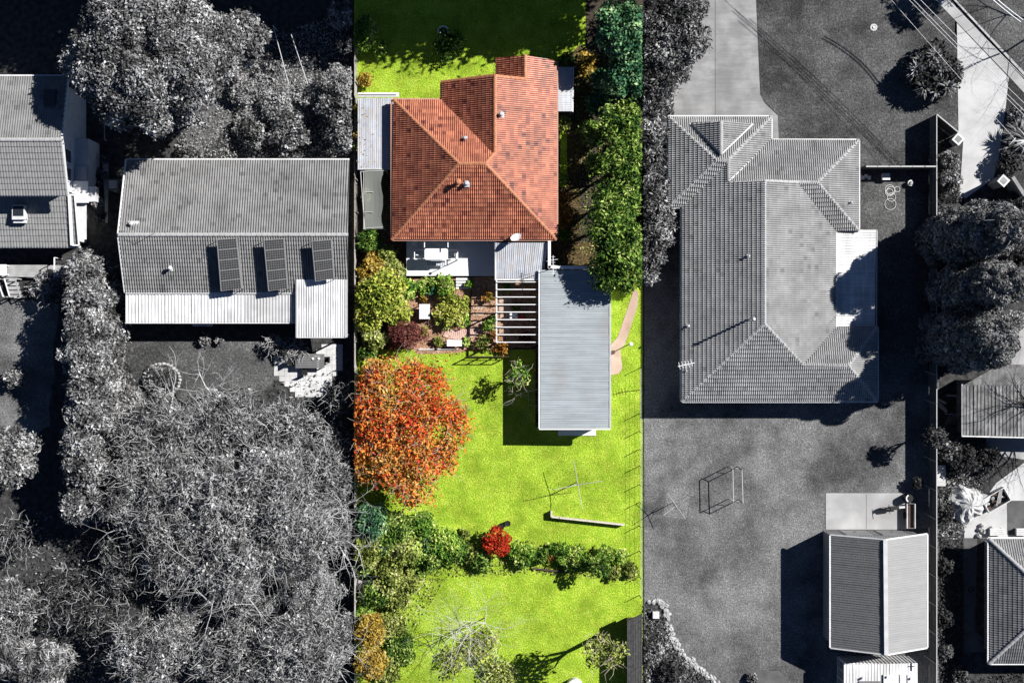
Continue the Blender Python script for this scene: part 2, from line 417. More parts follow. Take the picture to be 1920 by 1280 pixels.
def branching(base, h, spread, seed, r0=.09, depth=4, kids=3, upw=.5, start=None):
    """bare tree: recursive limbs"""
    rn = random.Random(seed); mb = MB()
    def go(p, d, L, r, k):
        n = 3; q = p
        for i in range(n):
            d2 = (d + Vector((rn.uniform(-1, 1), rn.uniform(-1, 1), rn.uniform(-.5, .6))) * .28).normalized()
            e = q + d2 * L / n; mb.tube(q, e, r, r * .82, 4 if k < depth - 1 else 3, False); q = e; r *= .82; d = d2
            if k < depth and i > 0:
                for _ in range(1 if k > 0 else 2):
                    a = rn.uniform(0, 6.28); s = Vector((math.cos(a), math.sin(a), rn.uniform(-.1, .5))) * .95
                    go(q, (d * .55 + s).normalized(), L * rn.uniform(.5, .75), r * .6, k + 1)
        if k < depth: go(q, (d + Vector((rn.uniform(-.5, .5), rn.uniform(-.5, .5), 0))).normalized(), L * .7, r * .85, k + 1)
    top = base + Vector((0, 0, start or h * .3)); mb.tube(base - Vector((0, 0, .1)), top, r0 * 1.2, r0, 7)
    for i in range(kids):
        a = 6.283 * i / kids + rn.uniform(-.5, .5); go(top, Vector((math.cos(a) * spread, math.sin(a) * spread, upw)).normalized(), h * .5, r0 * .7, 0)
    return mb
def plant(name, label, cat, lobes, leaf, dens=110, size=.3, aspect=.5, seed=1, clip=None, trunk='bark', group=None, twigs=0, twig_mat='twig_grey',
          rnd=1.1, jag=.3, shell=.5, twlen=.7, tww=.035, nl=7, r0=None, stem='trunk', fol='crown'):
    c = lobes[0]; loc = Vector((c[0], c[1], 0)); t = thing(name, label, cat, loc, group)
    V, F = leaf_arrays(lobes, dens, size, aspect, seed, clip, rnd=rnd, jag=jag, shell=shell)
    me = npmesh(fol, V, F, leaf, loc); o = bpy.data.objects.new(fol, me); link(o, t, loc)
    tips = []
    for q in sorted(lobes[1:], key=lambda q: -q[2])[:nl] or lobes: tips.append(Vector(q[:3]) - Vector((0, 0, q[5] * .2)))
    ztop = max(q[2] for q in lobes); r0 = r0 or max(.03, ztop * .03)
    base = Vector((c[0], c[1], 0))
    if clip:
        tips = [v for v in tips if clip[0] + 5 < 960 + v.x / S * H / (H - v.z) < clip[1] - 5] or [Vector((c[0], c[1], c[2]))]
    limb_mesh(base, tips, r0, seed).build(stem, trunk, t)
    if twigs:
        V, F = twig_arrays(lobes, twigs, twlen, tww, seed + 5, clip); me = npmesh('twigs', V, F, twig_mat, loc)
        o = bpy.data.objects.new('twigs', me); link(o, t, loc); o['kind'] = 'stuff'
    return t
def spiky(name, label, cat, px, py, hc, r, n, leaf, seed=0, group=None, heads=1, spread=0, L=None, wd=.09, el1=1.25):
    """rosettes of long sword leaves on short stems"""
    rn = random.Random(seed); c = W(px, py, hc); loc = Vector((c.x, c.y, 0)); t = thing(name, label, cat, loc, group)
    mb = MB(); st = MB()
    for k in range(heads):
        a = 6.283 * k / max(1, heads) + rn.uniform(-.5, .5); q = spread * math.sqrt((k + .5) / heads)
        hd = c + Vector((math.cos(a) * q, math.sin(a) * q, rn.uniform(-.35, .3)))
        st.tube(loc + Vector((math.cos(a) * q * .3, math.sin(a) * q * .3, -.05)), hd, .09, .06, 6)
        for i in range(n):
            b = rn.uniform(0, 6.283); el = rn.uniform(-.2, el1); d = Vector((math.cos(b) * math.cos(el), math.sin(b) * math.cos(el), math.sin(el)))
            l = (L or r) * rn.uniform(.6, 1.1); s = d.cross(Vector((0, 0, 1))).normalized() * wd / 2
            m1 = hd + d * l * .5 + Vector((0, 0, .03)); e = hd + d * l - Vector((0, 0, l * .22))
            k0 = len(mb.v); mb.v += [tuple(hd - s), tuple(hd + s), tuple(m1 + s * 1.1), tuple(m1 - s * 1.1), tuple(e)]
            mb.f += [(k0, k0 + 1, k0 + 2, k0 + 3), (k0 + 3, k0 + 2, k0 + 4)]
    mb.build('leaves', leaf, t); st.build('stem', 'bark', t); return t

# ------------------------------------------------------------------ materials
mat('soil', (.035, .028, .02), (.07, .055, .04), 3, .95, .6, 8)
mat('soil_grey', g(.02), g(.06), 2.5, .95, .6, 8)
mat('verge_green', (.06, .09, .02), (.12, .16, .04), 2, .95, .5, 8)
def lawnmat(name, a, b, c, patch, s1=9., dk=.55, big=0, worn=(.2, .2, .2), bs2=.45):
    m, t, bs = nodes(name); N = t.nodes.new; L = t.links.new; geo = N('ShaderNodeNewGeometry')
    def nz(sc, d=4, ro=.6):
        n = N('ShaderNodeTexNoise'); n.inputs['Scale'].default_value = sc; n.inputs['Detail'].default_value = d; n.inputs['Roughness'].default_value = ro; L(geo.outputs['Position'], n.inputs['Vector']); return n.outputs['Fac']
    r = N('ShaderNodeValToRGB'); L(nz(s1, 6, .75), r.inputs[0]); e = r.color_ramp.elements
    e[0].position = .3; e[0].color = (*a, 1); e[1].position = .7; e[1].color = (*c, 1); x = e.new(.5); x.color = (*b, 1)
    r2 = N('ShaderNodeValToRGB'); L(nz(1.1, 9, .8), r2.inputs[0]); r2.color_ramp.elements[0].position = .42; r2.color_ramp.elements[1].position = .62
    mx = N('ShaderNodeMix'); mx.data_type = 'RGBA'; mm = N('ShaderNodeMath'); mm.operation = 'MULTIPLY'; mm.inputs[1].default_value = dk; L(r2.outputs[0], mm.inputs[0])
    L(mm.outputs[0], mx.inputs[0]); L(r.outputs[0], mx.inputs[6]); mx.inputs[7].default_value = (*patch, 1)
    hs = N('ShaderNodeHueSaturation'); mr = N('ShaderNodeMapRange'); mr.inputs[1].default_value = .3; mr.inputs[2].default_value = .7; mr.inputs[3].default_value = .42; mr.inputs[4].default_value = 1.6
    L(nz(11, 5, .85), mr.inputs[0]); L(mx.outputs[2], hs.inputs['Color']); L(mr.outputs[0], hs.inputs['Value']); L(hs.outputs[0], bs.inputs['Base Color'])
    if big:
        h2 = N('ShaderNodeHueSaturation'); m2 = N('ShaderNodeMapRange'); m2.inputs[1].default_value = .36; m2.inputs[2].default_value = .64; m2.inputs[3].default_value = 1 - big; m2.inputs[4].default_value = 1 + big
        m2.inputs[1].default_value = .4; m2.inputs[2].default_value = .6
        L(nz(bs2, 10, .7), m2.inputs[0]); L(hs.outputs[0], h2.inputs['Color']); L(m2.outputs[0], h2.inputs['Value'])
        rw = N('ShaderNodeValToRGB'); L(nz(.9, 9, .8), rw.inputs[0]); rw.color_ramp.elements[0].position = .56; rw.color_ramp.elements[1].position = .70
        mw = N('ShaderNodeMix'); mw.data_type = 'RGBA'; mq = N('ShaderNodeMath'); mq.operation = 'MULTIPLY'; mq.inputs[1].default_value = .6; L(rw.outputs[0], mq.inputs[0])
        L(mq.outputs[0], mw.inputs[0]); L(h2.outputs[0], mw.inputs[6]); mw.inputs[7].default_value = (*worn, 1); L(mw.outputs[2], bs.inputs['Base Color'])
    bn = N('ShaderNodeBump'); bn.inputs['Strength'].default_value = 1.0; bn.inputs['Distance'].default_value = .12; L(nz(10, 4, .7), bn.inputs['Height']); L(bn.outputs[0], bs.inputs['Normal'])
    bs.inputs['Roughness'].default_value = .95; bs.inputs['Specular IOR Level'].default_value = .1; MATS[name] = m
lawnmat('lawn_green', (.09, .20, .01), (.33, .46, .03), (.6, .64, .15), (.17, .35, .012), big=.22, dk=.6, worn=(.46, .48, .14))
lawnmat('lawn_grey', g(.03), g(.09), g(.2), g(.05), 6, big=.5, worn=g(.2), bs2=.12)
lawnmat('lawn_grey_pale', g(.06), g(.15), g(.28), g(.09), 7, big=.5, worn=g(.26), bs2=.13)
lawnmat('garden_floor', (.14, .07, .04), (.46, .27, .18), (.62, .46, .38), (.2, .12, .07), 5)
lawnmat('leaf_litter', (.03, .022, .01), (.1, .07, .03), (.3, .23, .13), (.05, .04, .015), 5)
lawnmat('litter_grey', g(.02), g(.06), g(.16), g(.03), 5)
mat('concrete_grey', g(.21), g(.3), .8, .85, .15, 30, c3=g(.19), s3=.35, streak=(.5, 3.5, 1), sk=.12)
mat('concrete_pale', g(.38), g(.46), .9, .85, .1, 30, c3=g(.49), s3=.4)
mat('concrete_slab', g(.3), g(.4), .7, .85, .1, 30, c3=g(.27), s3=.3)
mat('concrete_pink', (.4, .29, .22), (.52, .4, .32), 1.2, .85, .15, 30, c3=(.36, .24, .18), s3=.6)
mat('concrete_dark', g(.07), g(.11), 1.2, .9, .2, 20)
mat('asphalt', g(.05), g(.08), 2, .9, .2, 40)
mat('kerb', g(.3), g(.42), 2, .85, .1, 30)
mat('deck_white', (.60, .62, .66), (.66, .67, .7), 1.5, .7)
mat('white_paint', (.78, .78, .78), (.72, .72, .72), 3, .5)
mat('off_white', g(.55), g(.65), 2, .6, c3=g(.45), s3=.8)
mat('glass_dark', (.02, .025, .03), rough=.08, spec=.6)
mat('wall_cream', (.5, .44, .36), (.55, .5, .42), 2, .85)
mat('wall_grey', g(.5), g(.6), 1.5, .85)
mat('wall_brick', g(.16), g(.26), 6, .9, .3, 20)
mat('deck_under', (.1, .07, .05), rough=.9)
mat('deck_under_grey', g(.06), rough=.9)
tilemat('tiles_terracotta', (.54, .225, .135), (.34, .12, .078), (.18, .06, .05), .22, .36, .8)
mat('ridge_terracotta', (.34, .135, .07), (.42, .18, .09), 4, .7, island=.2)
tilemat('tiles_grey', g(.36), g(.31), g(.24), .16, .5, .4)
mat('ridge_grey', g(.3), g(.36), 3, .75, island=.15)
tilemat('tiles_pale', g(.19), g(.16), g(.12), .24, .7, .2)
tilemat('tiles_dark', g(.16), g(.12), g(.2), .2)
mat('tile_single', g(.22), g(.18), 3, .75, island=.15)
mat('gutter_terracotta', (.45, .25, .18), rough=.5)
mat('gutter_white', g(.6), g(.7), 4, .5)
mat('gutter_grey', g(.4), g(.46), 4, .5)
mat('metal_blue_grey', (.30, .335, .35), (.32, .355, .37), 1.2, .55, c3=(.29, .30, .31), s3=.5, spec=.4, streak=(.35, 5, 1), sk=.16)
mat('metal_light_grey', (.36, .38, .42), (.44, .45, .48), 2.5, .6, c3=(.4, .39, .4), s3=1.2, streak=(5, .4, 1), sk=.2)
mat('metal_white', g(.6), g(.72), 1.2, .55, c3=g(.52), s3=.5, streak=(4, .35, 1), sk=.22)
mat('metal_pale', g(.42), g(.5), 1.5, .6)
mat('metal_old', g(.12), g(.22), 1.6, .8, c3=g(.28), s3=.9, streak=(5, .5, 1), sk=.4)
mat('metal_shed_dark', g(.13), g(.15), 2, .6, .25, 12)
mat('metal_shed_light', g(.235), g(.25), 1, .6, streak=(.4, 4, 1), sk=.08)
mat('metal_shed_wall', g(.2), g(.24), 2, .6)
mat('solar_cell', g(.035), g(.055), 8, .25, spec=.5)
mat('solar_frame', g(.26), rough=.4)
mat('solar_line', g(.22), rough=.4)
mat('fence_grey', g(.06), g(.1), 3, .85)
mat('fence_rail', g(.16), g(.22), 3, .8)
mat('fence_cap', g(.42), rough=.7)
mat('timber_weathered', (.26, .24, .22), (.42, .4, .37), 3, .85, .2, 20)
mat('timber_dark', (.05, .035, .03), (.09, .06, .05), 3, .85)
mat('timber_pale', (.5, .45, .38), (.6, .55, .48), 3, .8)
mat('timber_grey', g(.28), g(.36), 2, .8)
mat('bark', (.09, .07, .05), (.16, .13, .1), 6, .9, .3, 20)
mat('bark_grey', g(.1), g(.2), 6, .9, .3, 20)
mat('bark_dark', g(.02), g(.04), 6, .9)
mat('bark_pale', (.5, .47, .42), (.62, .6, .55), 4, .8)
mat('twig_grey', g(.26), g(.5), 6, .85)
mat('twig_brown', (.35, .28, .22), (.5, .42, .36), 6, .85)
mat('black_plastic', g(.015), rough=.5)
mat('rubber', g(.012), rough=.8)
mat('steel', g(.45), rough=.35, metallic=.6)
mat('steel_dull', g(.4), rough=.5)
mat('wire', g(.55), rough=.5)
mat('wire_dark', g(.05), rough=.6)
mat('canvas', (.7, .72, .76), rough=.8)
mat('tarp', g(.42), g(.62), 4, .7, c3=g(.3), s3=1.5)
mat('stone', (.3, .27, .24), (.45, .42, .38), 4, .9, .4, 10, island=.3)
mat('stone_grey', g(.26), g(.42), 4, .9, .5, 10, island=.35)
mat('brick_pink', (.48, .3, .24), (.58, .42, .36), 5, .85, island=.2)
mat('paver', g(.5), g(.6), 5, .85, .1, 20, c3=g(.42), s3=.5)
mat('red_plastic', (.6, .02, .02), rough=.4)
mat('net', g(.04), g(.07), 5, .9)  # near-black roof of the made-up shed that stands in for a shadow
def meshcloth():
    m, t, b = nodes('shade_net'); N = t.nodes.new; L = t.links.new
    tb = N('ShaderNodeBsdfTransparent'); mx = N('ShaderNodeMixShader'); mx.inputs[0].default_value = .62
    b.inputs['Base Color'].default_value = (.22, .23, .21, 1); b.inputs['Roughness'].default_value = .9
    out = [n for n in t.nodes if n.type == 'OUTPUT_MATERIAL'][0]
    L(tb.outputs[0], mx.inputs[1]); L(b.outputs[0], mx.inputs[2]); L(mx.outputs[0], out.inputs[0]); MATS['shade_net'] = m
meshcloth()
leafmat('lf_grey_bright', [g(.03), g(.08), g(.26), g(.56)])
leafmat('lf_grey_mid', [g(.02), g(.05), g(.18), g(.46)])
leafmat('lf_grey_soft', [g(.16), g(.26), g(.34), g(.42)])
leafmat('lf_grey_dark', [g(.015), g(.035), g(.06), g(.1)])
leafmat('lf_conifer', [g(.05), g(.10), g(.17), g(.36)], 1.2)
leafmat('lf_green', [(.012, .035, .008), (.04, .10, .015), (.16, .26, .035), (.46, .55, .17)])
leafmat('lf_fresh', [(.02, .06, .01), (.08, .2, .025), (.28, .42, .05), (.55, .6, .2)])
leafmat('lf_teal', [(.01, .05, .03), (.03, .1, .05), (.10, .24, .10), (.38, .5, .25)])
leafmat('lf_yellow', [(.05, .07, .01), (.2, .27, .03), (.42, .44, .07), (.55, .5, .18)])
leafmat('lf_gold', [(.14, .09, .01), (.3, .2, .03), (.42, .28, .05), (.45, .38, .12)])
leafmat('lf_autumn', [(.12, .06, .01), (.55, .03, .015), (.62, .15, .02), (.62, .28, .07), (.35, .16, .02), (.6, .4, .12)], .5)
leafmat('lf_red', [(.14, .01, .005), (.42, .025, .01), (.5, .06, .02)])
leafmat('lf_maroon', [(.05, .012, .012), (.14, .04, .035), (.24, .09, .07)])
leafmat('lf_orange', [(.12, .05, .01), (.35, .14, .02), (.4, .22, .05), (.2, .22, .04)])
leafmat('lf_olive', [(.03, .04, .01), (.13, .17, .03), (.32, .36, .08), (.5, .5, .24)])

# ------------------------------------------------------------------ ground
def sheet(name, pts, z, m, smooth_n=0, label=None):
    P = [W(x, y) for x, y in pts]
    mb = MB(); Q = [Vector((p.x, p.y, z)) for p in P]
    if sum(Q[i].x * Q[(i + 1) % len(Q)].y - Q[(i + 1) % len(Q)].x * Q[i].y for i in range(len(Q))) < 0: Q = Q[::-1]
    mb.poly(Q); o = mb.build(name, m, kind='structure')
    if label: o['label'] = label
    return o
def curvy(pts, n=5, amp=4, seed=0):
    rn = random.Random(seed); out = []
    for i in range(len(pts)):
        a, b = pts[i], pts[(i + 1) % len(pts)]
        for k in range(n):
            t = k / n; out.append((a[0] + (b[0] - a[0]) * t + rn.uniform(-amp, amp), a[1] + (b[1] - a[1]) * t + rn.uniform(-amp, amp)))
    return out
XL, XR = 660, 1205
MB().poly([(-600, -600, 0), (600, -600, 0), (600, 600, 0), (-600, 600, 0)]).build('ground', 'verge_green', kind='structure')
sheet('ground', [(-1200, -900), (XL, -900), (XL, 2200), (-1200, 2200)], .004, 'soil_grey')
sheet('ground', [(XL, -900), (XR, -900), (XR, 2200), (XL, 2200)], .004, 'soil')
sheet('ground', [(XR, -900), (3200, -900), (3200, 2200), (XR, 2200)], .004, 'soil_grey')
# middle yard
sheet('lawn', [(XL + 4, -200), (1100, -200), (1098, 60), (1096, 120), (1046, 118), (1046, 190), (XL + 4, 190)], .008, 'lawn_green')
sheet('lawn', [(XL + 4, 655), (1004, 655), (1004, 800), (1144, 800), (1144, 505), (XR, 505), (XR, 1500), (XL + 4, 1500)], .008, 'lawn_green')
sheet('garden_soil', curvy([(760, 520), (1015, 520), (1015, 646), (960, 655), (790, 662), (745, 650)], 5, 3, 2), .010, 'garden_floor')
sheet('path', curvy([(1046, 118), (1090, 85), (1110, 120), (1105, 260), (1082, 330), (1090, 400), (1085, 455), (1045, 455)], 4, 4, 3), .010, 'leaf_litter')
sheet('lawn_strip', curvy([(1050, 240), (1064, 240), (1062, 350), (1049, 352)], 5, 1.5, 4), .014, 'lawn_green')
sheet('path', [(1033, 456), (1150, 452), (1150, 500), (1033, 500)], .012, 'leaf_litter')
sheet('path', [(1188, 541), (1197, 548), (1196, 572), (1172, 645), (1163, 655), (1167, 690), (1160, 700), (1145, 703), (1145, 647), (1158, 632), (1183, 560)], .03, 'concrete_pink')
# left yard
sheet('lawn', curvy([(-40, 560), (40, 566), (110, 560), (100, 700), (90, 800), (60, 830), (-40, 850)], 5, 4, 5), .008, 'lawn_grey_pale')
sheet('lawn', curvy([(222, 640), (510, 636), (530, 700), (420, 800), (270, 790), (225, 700)], 5, 4, 6), .008, 'lawn_grey')
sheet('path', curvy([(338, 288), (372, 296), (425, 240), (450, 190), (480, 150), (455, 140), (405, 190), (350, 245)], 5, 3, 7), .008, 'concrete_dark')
sheet('lawn', curvy([(440, 150), (590, 120), (600, 220), (470, 240)], 6, 5, 8), .010, 'lawn_grey_pale')
sheet('path', [(192, 300), (204, 300), (202, 418), (198, 418)], .010, 'concrete_pale')
sheet('garden_soil', curvy([(236, 655), (290, 648), (338, 700), (335, 740), (290, 760), (232, 760)], 5, 3, 9), .012, 'litter_grey')
# right yard
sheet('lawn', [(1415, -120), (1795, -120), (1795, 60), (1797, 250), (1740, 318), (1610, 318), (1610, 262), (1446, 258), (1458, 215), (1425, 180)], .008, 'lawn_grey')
sheet('lawn', [(XR + 3, 230), (1606, 230), (1606, 700), (1760, 700), (1760, 1400), (XR + 3, 1400)], .006, 'lawn_grey_pale')
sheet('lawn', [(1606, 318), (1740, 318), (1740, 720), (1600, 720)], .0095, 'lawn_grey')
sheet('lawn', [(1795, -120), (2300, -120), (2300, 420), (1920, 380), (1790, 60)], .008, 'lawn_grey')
sheet('driveway', [(1316, -120), (1412, -120), (1425, 178), (1434, 194), (1458, 217), (1460, 262), (1250, 262), (1262, 218), (1264, 160), (1312, 90)], .03, 'concrete_grey')
sheet('driveway', [(1794, 44), (1891, 146), (1885, 205), (1872, 300), (1862, 335), (1810, 372), (1799, 366), (1806, 262), (1797, 250)], .03, 'concrete_pale')
sheet('footpath', [(1742, -12), (1768, -12), (2010, 245), (2000, 262), (1890, 142)], .034, 'concrete_slab')
MB().prism([W(*p) for p in ((1775, -12), (1779, -12), (2014, 236), (2010, 240))], 0, .12).build('kerb', 'kerb', kind='structure')
sheet('road', [(1779, -12), (1850, -12), (2150, 236), (2014, 240)], .016, 'lawn_grey')
MB().prism([W(*p) for p in ((1548, 924), (1700, 924), (1700, 992), (1548, 992))], 0, .05).build('slab', 'concrete_slab', kind='structure')
sheet('slab', [(1550, 990), (1738, 990), (1738, 1222), (1550, 1222)], .02, 'concrete_dark')
sheet('patio', [(1808, 1008), (1808, 985), (1850, 930), (1868, 905), (1930, 860), (2100, 820), (2100, 1008)], .02, 'concrete_pale')
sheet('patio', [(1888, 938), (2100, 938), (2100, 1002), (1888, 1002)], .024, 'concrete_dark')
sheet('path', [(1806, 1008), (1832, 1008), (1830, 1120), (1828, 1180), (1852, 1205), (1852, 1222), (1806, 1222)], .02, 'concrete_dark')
sheet('patio', [(1845, 740), (2100, 700), (2100, 860), (1925, 862), (1850, 850)], .016, 'concrete_slab')
sheet('patio', [(1880, 610), (2050, 600), (2050, 690), (1868, 690)], .016, 'concrete_slab')
sheet('garden_soil', curvy([(XR + 4, 1130), (1235, 1125), (1262, 1190), (1290, 1235), (1345, 1290), (XR + 4, 1330)], 6, 3, 11), .012, 'litter_grey')
sheet('verge', curvy([(1395, 1300), (1405, 1262), (1425, 1252), (1470, 1262), (1470, 1300)], 4, 3, 12), .012, 'concrete_dark')

# control joints in the drives: thin recessed strips would be invisible, so saw cuts are dark sheets 1 cm wide
for a, b in (((1341, -120), (1341, 262)),):
    A, B = W(*a), W(*b); MB().box(A.x - .02, A.x + .02, B.y, A.y, .030, .034).build('expansion_joint', 'concrete_dark', kind='structure')
for x in (1624,):
    A, B = W(x, 926), W(x, 990); MB().box(A.x - .015, A.x + .015, B.y, A.y, .05, .054).build('expansion_joint', 'concrete_dark', kind='structure')

# ================================================================== houses
# ---- the red-roofed house in the middle
hr, he = 5.5, 2.7
HC = thing('house', 'house with terracotta tiled hip roof in the middle yard', 'house', (W(890, 320).x, W(890, 320).y, 0))
left = [(735, 449, he), (738, 187, he), (860, 306, hr)]
left = [(735, 449, he), (860, 308, hr), (860, 306, hr), (738, 187, he)]
top = [(738, 187, he), (860, 306, hr), (910, 307, hr), (925, 288, 5.08), (828, 187, he)]
bottom = [(735, 449, he), (1043, 449, he), (910, 307, hr), (860, 307, hr)]
inner = [(828, 187, he), (925, 288, 5.08), (928, 286, 5.12), (928, 142, 5.12), (828, 155, he)]
right1 = [(1044, 449, he), (1044, 152, he), (928, 143, 5.12), (928, 286, 5.12), (910, 307, hr)]
right2 = [(1044, 152, he), (1044, 115, he), (985, 104, 3.98), (985, 148, 3.98)]
inner2 = [(929, 142, 2.72), (929, 110, 2.72), (985, 104, 3.98), (985, 146, 3.98)]
roofC = tiled_roof(HC, [left, top, bottom, inner, right1, right2, inner2],
    [((735, 449, he), (860, 307, hr)), ((1043, 449, he), (910, 307, hr)), ((860, 307, hr), (910, 307, hr)), ((738, 187, he), (860, 306, hr)),
     ((910, 307, hr), (928, 287, 5.14)), ((928, 286, 5.14), (928, 143, 5.14)), ((985, 148, 4.0), (985, 104, 4.0)), ((928, 143, 5.12), (985, 149, 4.0)),
     ((828, 155, he), (928, 142, 5.12))],
    [((828, 187, he), (925, 288, 5.08))],
    [((735, 450, he), (1044, 450, he)), ((734, 449, he), (734, 187, he)), ((738, 186, he), (828, 186, he)), ((827, 186, he), (827, 155, he)), ((1045, 449, he), (1045, 115, he))],
    'tiles_terracotta', 'ridge_terracotta', 'deck_under', 'gutter_terracotta', wu=.15, cv=.33, amp=.11, step=.06)
outline = [(738, 447), (1042, 447), (1042, 117), (931, 112), (931, 146), (830, 158), (830, 189), (738, 189)]
Pw = walls(HC, outline, he, 'wall_brick', .5)
for i, f in ((0, .2), (0, .62), (1, .25), (1, .6), (6, .5)): window(HC, Pw, i, f, 1.6, .9, 2.1)
window(HC, Pw, 0, .4, .9, .05, 2.1, name='door')
# gable triangle under the high ridge end
gb = MB(); gb.poly([W(932, 146, 3.0), W(985, 151, 3.9), W(930, 146, 5.0)]); gb.build('gable', 'gutter_terracotta', HC)
def flue(name, parent, px, py, h, L, r, m, capm=None, sq=False, label=None):
    b = W(px, py, h); mb = MB()
    if sq: mb.box(b.x - r, b.x + r, b.y - r, b.y + r, h - .3, h + L)
    else: mb.tube(b - Vector((0, 0, .3)), b + Vector((0, 0, L)), r, n=10)
    o = mb.build(name, m, parent, label)
    c = MB(); c.tube(b + Vector((0, 0, L + .04)), b + Vector((0, 0, L + .16)), r * 1.7, r * .8, 10); c.build('cowl', capm or m, o)
    f = MB(); f.box(b.x - r * 1.9, b.x + r * 1.9, b.y - r * 1.9, b.y + r * 1.9, h - .02, h + .05); f.build('flashing', capm or m, o)
    return o
flue('roof_vent', HC, 940, 216, 4.9, .45, .11, 'metal_white')
flue('roof_vent', HC, 872, 260, 4.5, .3, .09, 'metal_light_grey')
flue('roof_vent', HC, 875, 345, 4.85, .35, .12, 'metal_light_grey')
flue('chimney', HC, 860, 343, 4.85, .7, .14, 'ridge_terracotta')
# ---- lean-tos of the middle house: things of their own because they stand beside it
AN = thing('carport', 'flat white sheet-roofed carport left of the red roof', 'carport', W(705, 243))
sheet_roof(AN, [(671, 316, 1.95), (671, 184, 1.95), (750, 184, 1.95), (750, 316, 1.95)], 5, 'metal_light_grey', ribs=4, amp=.02, under='deck_under_grey')
A = W(671, 178, 1.95); B = W(748, 178, 1.95)
MB().bar(A, B, .3, .16).build('gutter', 'white_paint', AN); MB().bar(A + Vector((0, -.03, .09)), B + Vector((-.2, -.03, .09)), .08, .02).build('gutter_channel', 'black_plastic', AN)
MB().bar(W(671, 317, 1.95), W(733, 317, 1.95), .1, .14).build('fascia', 'gutter_grey', AN)
for x, y in ((673, 186), (673, 250), (673, 314)): p = W(x, y, 1.8); MB().box(p.x - .05, p.x + .05, p.y - .05, p.y + .05, 0, 1.84).build('post', 'white_paint', AN)
SN = thing('shade_cage', 'grey see-through mesh shade canopy under the white carport', 'canopy', W(700, 374))
mb = MB(); n = 9; pts = []
for i in range(n + 1):
    t = i / n; y = 319 + 110 * t; xr = 722 - 7 * math.sin(t * 3.1) - 4 * math.sin(t * 9); 
    for j in range(5): s = j / 4; p = W(684 + (xr - 684) * s, y, 2.1 - .12 * math.sin(math.pi * s) * math.sin(math.pi * t)); mb.v.append(tuple(p))
for i in range(n):
    for j in range(4): a = i * 5 + j; mb.f.append((a, a + 5, a + 6, a + 1))
mb.build('net', 'shade_net', SN)
for a, b in (((682, 322), (682, 430)), ((676, 322), (684, 430)), ((684, 428), (718, 426)), ((676, 322), (724, 320)), ((682, 398), (700, 398)), ((682, 360), (700, 360))):
    MB().tube(W(*a, 2.12), W(*b, 2.12), .03).build('rail', 'steel_dull', SN)
for x, y in ((676, 322), (724, 320), (684, 430), (718, 427)): p = W(x, y, 2.1); MB().tube((p.x, p.y, 0), p, .03).build('post', 'steel_dull', SN)
RA = thing('lean_to', 'small grey metal lean-to on the right side of the red roof', 'lean-to', W(1058, 168))
sheet_roof(RA, [(1046, 209, 2.45), (1073, 209, 2.2), (1073, 126, 2.2), (1046, 126, 2.45)], 5, 'metal_light_grey', ribs=4, amp=.015, under='deck_under_grey')
MB().bar(W(1075, 126, 2.15), W(1074, 210, 2.15), .09, .1).build('gutter', 'gutter_white', RA)
for x, y in ((1071, 129), (1071, 206)): p = W(x, y, 2.1); MB().box(p.x - .05, p.x + .05, p.y - .05, p.y + .05, 0, 2.08).build('post', 'timber_grey', RA)
# rear deck
DK = thing('deck', 'white painted rear deck half in the shade of the red roof', 'deck', W(846, 484))
a = W(762, 517, .5); b = W(929, 452, .5)
MB().box(a.x, b.x, a.y, b.y + 1.2, .1, .44).build('deck_base', 'white_paint', DK)
k = 0; y = a.y
bm0 = MB(); bm0.box(0, b.x - a.x, 0, .138, 0, .025); bme = bm0.mesh('deck_board', 'deck_white')
while y < b.y + 1.1: inst('deck_board', bme, DK, Matrix.Translation((a.x, y, .44))); y += .142; k += 1
for k in range(4):
    p = W(855, 521 + k * 5.6, .45 - k * .1); q = W(879, 521 + k * 5.6, .45 - k * .1)
    MB().box(p.x, q.x, p.y - .15, p.y, p.z - .1 - .06, p.z - .1).build('step', 'white_paint', DK)
for x in (796, 840):
    p = W(x, 452, 2.5); q = W(x, 464, 2.5); MB().bar(p, q, .06, .06).build('brace', 'white_paint', DK)
# garden swing with canopy
SW = thing('garden_swing', 'white swing seat with a rounded canopy on the rear deck', 'swing seat', W(818, 485, .5) - Vector((0, 0, .03)))
zb = .47
def rrect(x0, x1, y0, y1, r, n=4):
    out = []
    for cx, cy, a0 in ((x1 - r, y1 - r, 0), (x0 + r, y1 - r, 90), (x0 + r, y0 + r, 180), (x1 - r, y0 + r, 270)):
        for i in range(n + 1): t = R(a0 + 90 * i / n); out.append((cx + r * math.cos(t), cy + r * math.sin(t)))
    return out
p = W(796, 487, 1.9); q = W(840, 466, 1.9)
MB().prism(rrect(p.x, q.x, p.y, q.y, .14), 1.83, 1.9).build('canopy', 'canvas', SW)
p = W(800, 498, .95); q = W(835, 489, .95)
st = MB().box(p.x, q.x, p.y, q.y, .85, .92).build('seat', 'canvas', SW)
for k in range(11): x = p.x + (q.x - p.x) * (k + .5) / 11; MB().box(x - .03, x + .03, p.y, q.y, .925, .945).build('slat', 'timber_grey' if k != 5 else 'white_paint', st)
MB().box(p.x, q.x, q.y + .02, q.y + .08, .95, 1.35).build('backrest', 'canvas', SW)
for x0, x1 in ((777, 797), (839, 858)):
    for yy in (468, 486): MB().tube(W(x0, yy, 1.3), W(x1, yy, 1.3), .035).build('frame_bar', 'white_paint', SW)
    xx = x0 if x0 < 800 else x1
    for yy in (468, 486): c = W(xx, yy, 1.3); MB().tube(c, (c.x, c.y, zb), .035).build('leg', 'white_paint', SW)
    MB().tube(W(xx, 468, 1.28), W(xx, 486, 1.28), .035).build('armrest', 'white_paint', SW)
